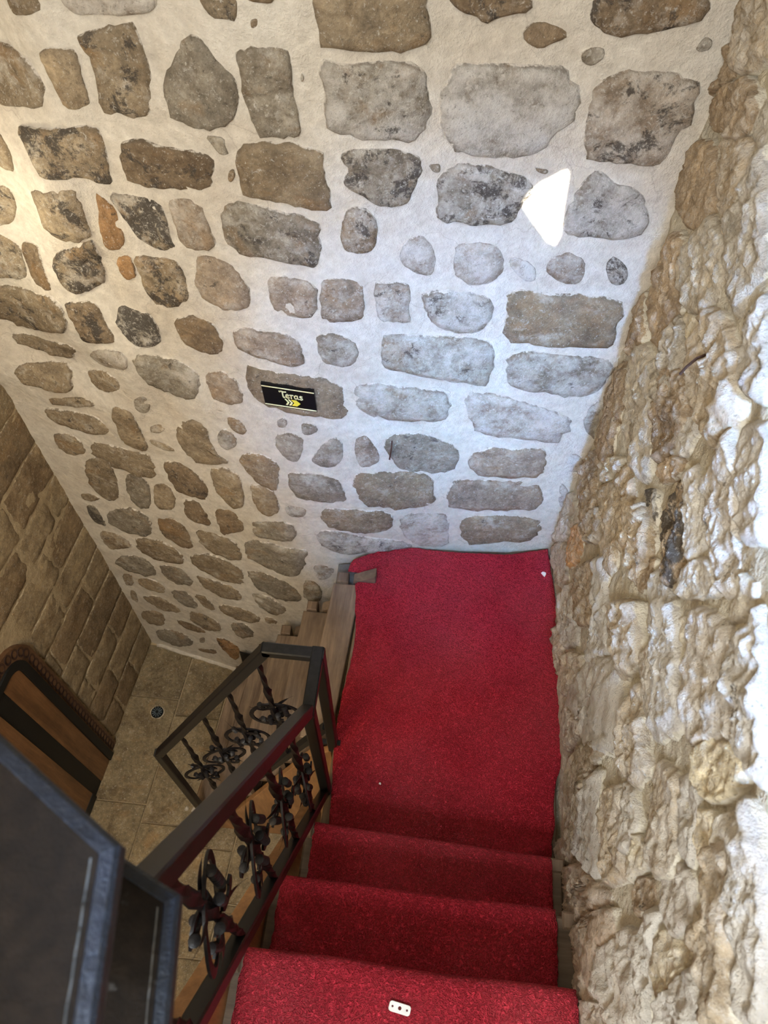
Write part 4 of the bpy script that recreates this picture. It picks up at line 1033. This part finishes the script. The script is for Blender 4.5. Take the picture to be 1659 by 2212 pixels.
# ------------------------------------------------------------------ small things
fs_ = thing('floor_spotlight', 'small dark faceted glass light set into the floor slab', 'lamp', (-1.262, 1.222, FLOOR_Z))
obj('housing', MB().lathe([(.031, FLOOR_Z - .004), (.031, FLOOR_Z + .006), (.027, FLOOR_Z + .010), (.0, FLOOR_Z + .011)], 20, Matrix.Translation((-1.262, 1.222, 0))), M['glass_dark'], fs_)
for i in range(12):
    a = R(30 * i); T = Matrix.Translation((-1.262, 1.222, 0)) @ Matrix.Rotation(a, 4, 'Z')
    obj('facet', MB().prism([(.008, -.0009), (.025, -.0016), (.025, .0016), (.008, .0009)], FLOOR_Z + .0095, FLOOR_Z + .0125, 0, T), M['glass_facet'], fs_)
mp = MB()
for i in range(18):
    a = 2 * math.pi * i / 18; r = .037 + .010 * noise.noise(Vector((math.cos(a) * 2, math.sin(a) * 2, 4)))
    mp.v.append(Vector((-1.262 + r * math.cos(a), 1.222 + r * math.sin(a) * .9, FLOOR_Z + .003)))
mp.f = [tuple(range(18))]
struct(obj('floor_mortar', mp, M['mortar_right']))
for i in range(9):
    mb = MB(); cx, cy = -.93 + rnd.uniform(-.07, .05), .735 + rnd.uniform(-.04, .06); r0 = rnd.uniform(.008, .02)
    for j in range(7):
        a = 2 * math.pi * j / 7; r = r0 * rnd.uniform(.6, 1.2); mb.v.append(Vector((cx + r * math.cos(a), cy + r * math.sin(a), FLOOR_Z)))
    for j in range(7): mb.v.append(mb.v[j].lerp(Vector((cx, cy, FLOOR_Z)), .4) + Vector((0, 0, r0 * .5)))
    mb.f = [tuple(range(7, 14))] + [(j, (j + 1) % 7, 7 + (j + 1) % 7, 7 + j) for j in range(7)]
    tag(obj('mortar_crumb', mb, M['mortar_back']), 'pale mortar crumb beside the foot of the lower rail post', 'rubble', 'mortar crumbs by the rail post')
tp = MB().prism([(-.845, -1.36), (-.735, -1.10), (-.835, -1.06)], 0, .006, 0, Matrix(((1, 0, 0, 0), (.0, 0, -1, 1.452), (0, 1, 0, 0), (0, 0, 0, 1))))
tag(obj('corner_bracket', tp, M['iron']), 'black triangular steel bracket at the wall foot behind the rail', 'bracket')
nl = MB().sweep([(-.117, curve_y(-.118) - .004, .640), (-.117, curve_y(-.118) - .016, .622), (-.119, curve_y(-.118) - .018, .60), (-.122, curve_y(-.118) - .020, .570)], sq(.0022), (1, 0, 0))
tag(obj('nail', nl, M['rust']), 'bent rusty nail in the stone right of the black sign', 'nail')
q = right_s(.90, 1.56)
nl = MB().sweep([q + Vector((.0, .012, .010)), q + Vector((-.030, .0, .0)), q + Vector((-.040, -.002, -.016)), q + Vector((-.046, -.004, -.032))], sq(.0016), (0, 1, 0))
tag(obj('nail', nl, M['rust']), 'thin dark nail sticking out of the right-hand rubble wall', 'nail')
def flake(cx, cy, z, r, seed):
    rr = random.Random(seed); mb = MB(); n = 9
    for zz_ in (z, z + .003):
        rr = random.Random(seed)
        for i in range(n): a = 2 * math.pi * i / n; q_ = r * rr.uniform(.55, 1.15); mb.v.append(Vector((cx + q_ * math.cos(a), cy + q_ * math.sin(a), zz_)))
    mb.f = [tuple(range(n)), tuple(range(n, 2 * n))] + [(i, (i + 1) % n, n + (i + 1) % n, n + i) for i in range(n)]
    return obj('paper_flake', mb, M['white'])
tag(flake(.437, 1.402, .0175, .011, 3), 'white paper flake at the far right corner of the landing carpet', 'flake')
tag(flake(-.065, .620, .0175, .0035, 5), 'tiny white speck near the middle of the landing carpet', 'flake')
hp = thing('hinge_plate', 'small white metal plate with three holes lying on the lowest step carpet in view', 'plate', (.030, .042, RISE * 3 + .02))
hp['label'] = 'small white metal plate with three holes on the red step carpet'
T = Matrix.Translation((.030, .038, RISE * 3 + .0195)) @ Matrix.Rotation(R(-9), 4, 'Z')
def rrect(w_, h_, r, n=5):
    o = []
    for cx, cy, a0 in ((w_ - r, h_ - r, 0), (-w_ + r, h_ - r, 90), (-w_ + r, -h_ + r, 180), (w_ - r, -h_ + r, 270)):
        for i in range(n + 1): a = R(a0 + 90 * i / n); o.append((cx + r * math.cos(a), cy + r * math.sin(a)))
    return o
obj('plate', MB().prism(rrect(.0185, .0078, .0045), 0, .0022, .0006, T), M['white'], hp)
for dx, r in ((-.0125, .0018), (0, .0030), (.0125, .0018)):
    obj('hole', MB().prism([(dx + r * math.cos(2 * math.pi * i / 12), r * math.sin(2 * math.pi * i / 12)) for i in range(12)], .0015, .0025, 0, T), M['hole'], hp)
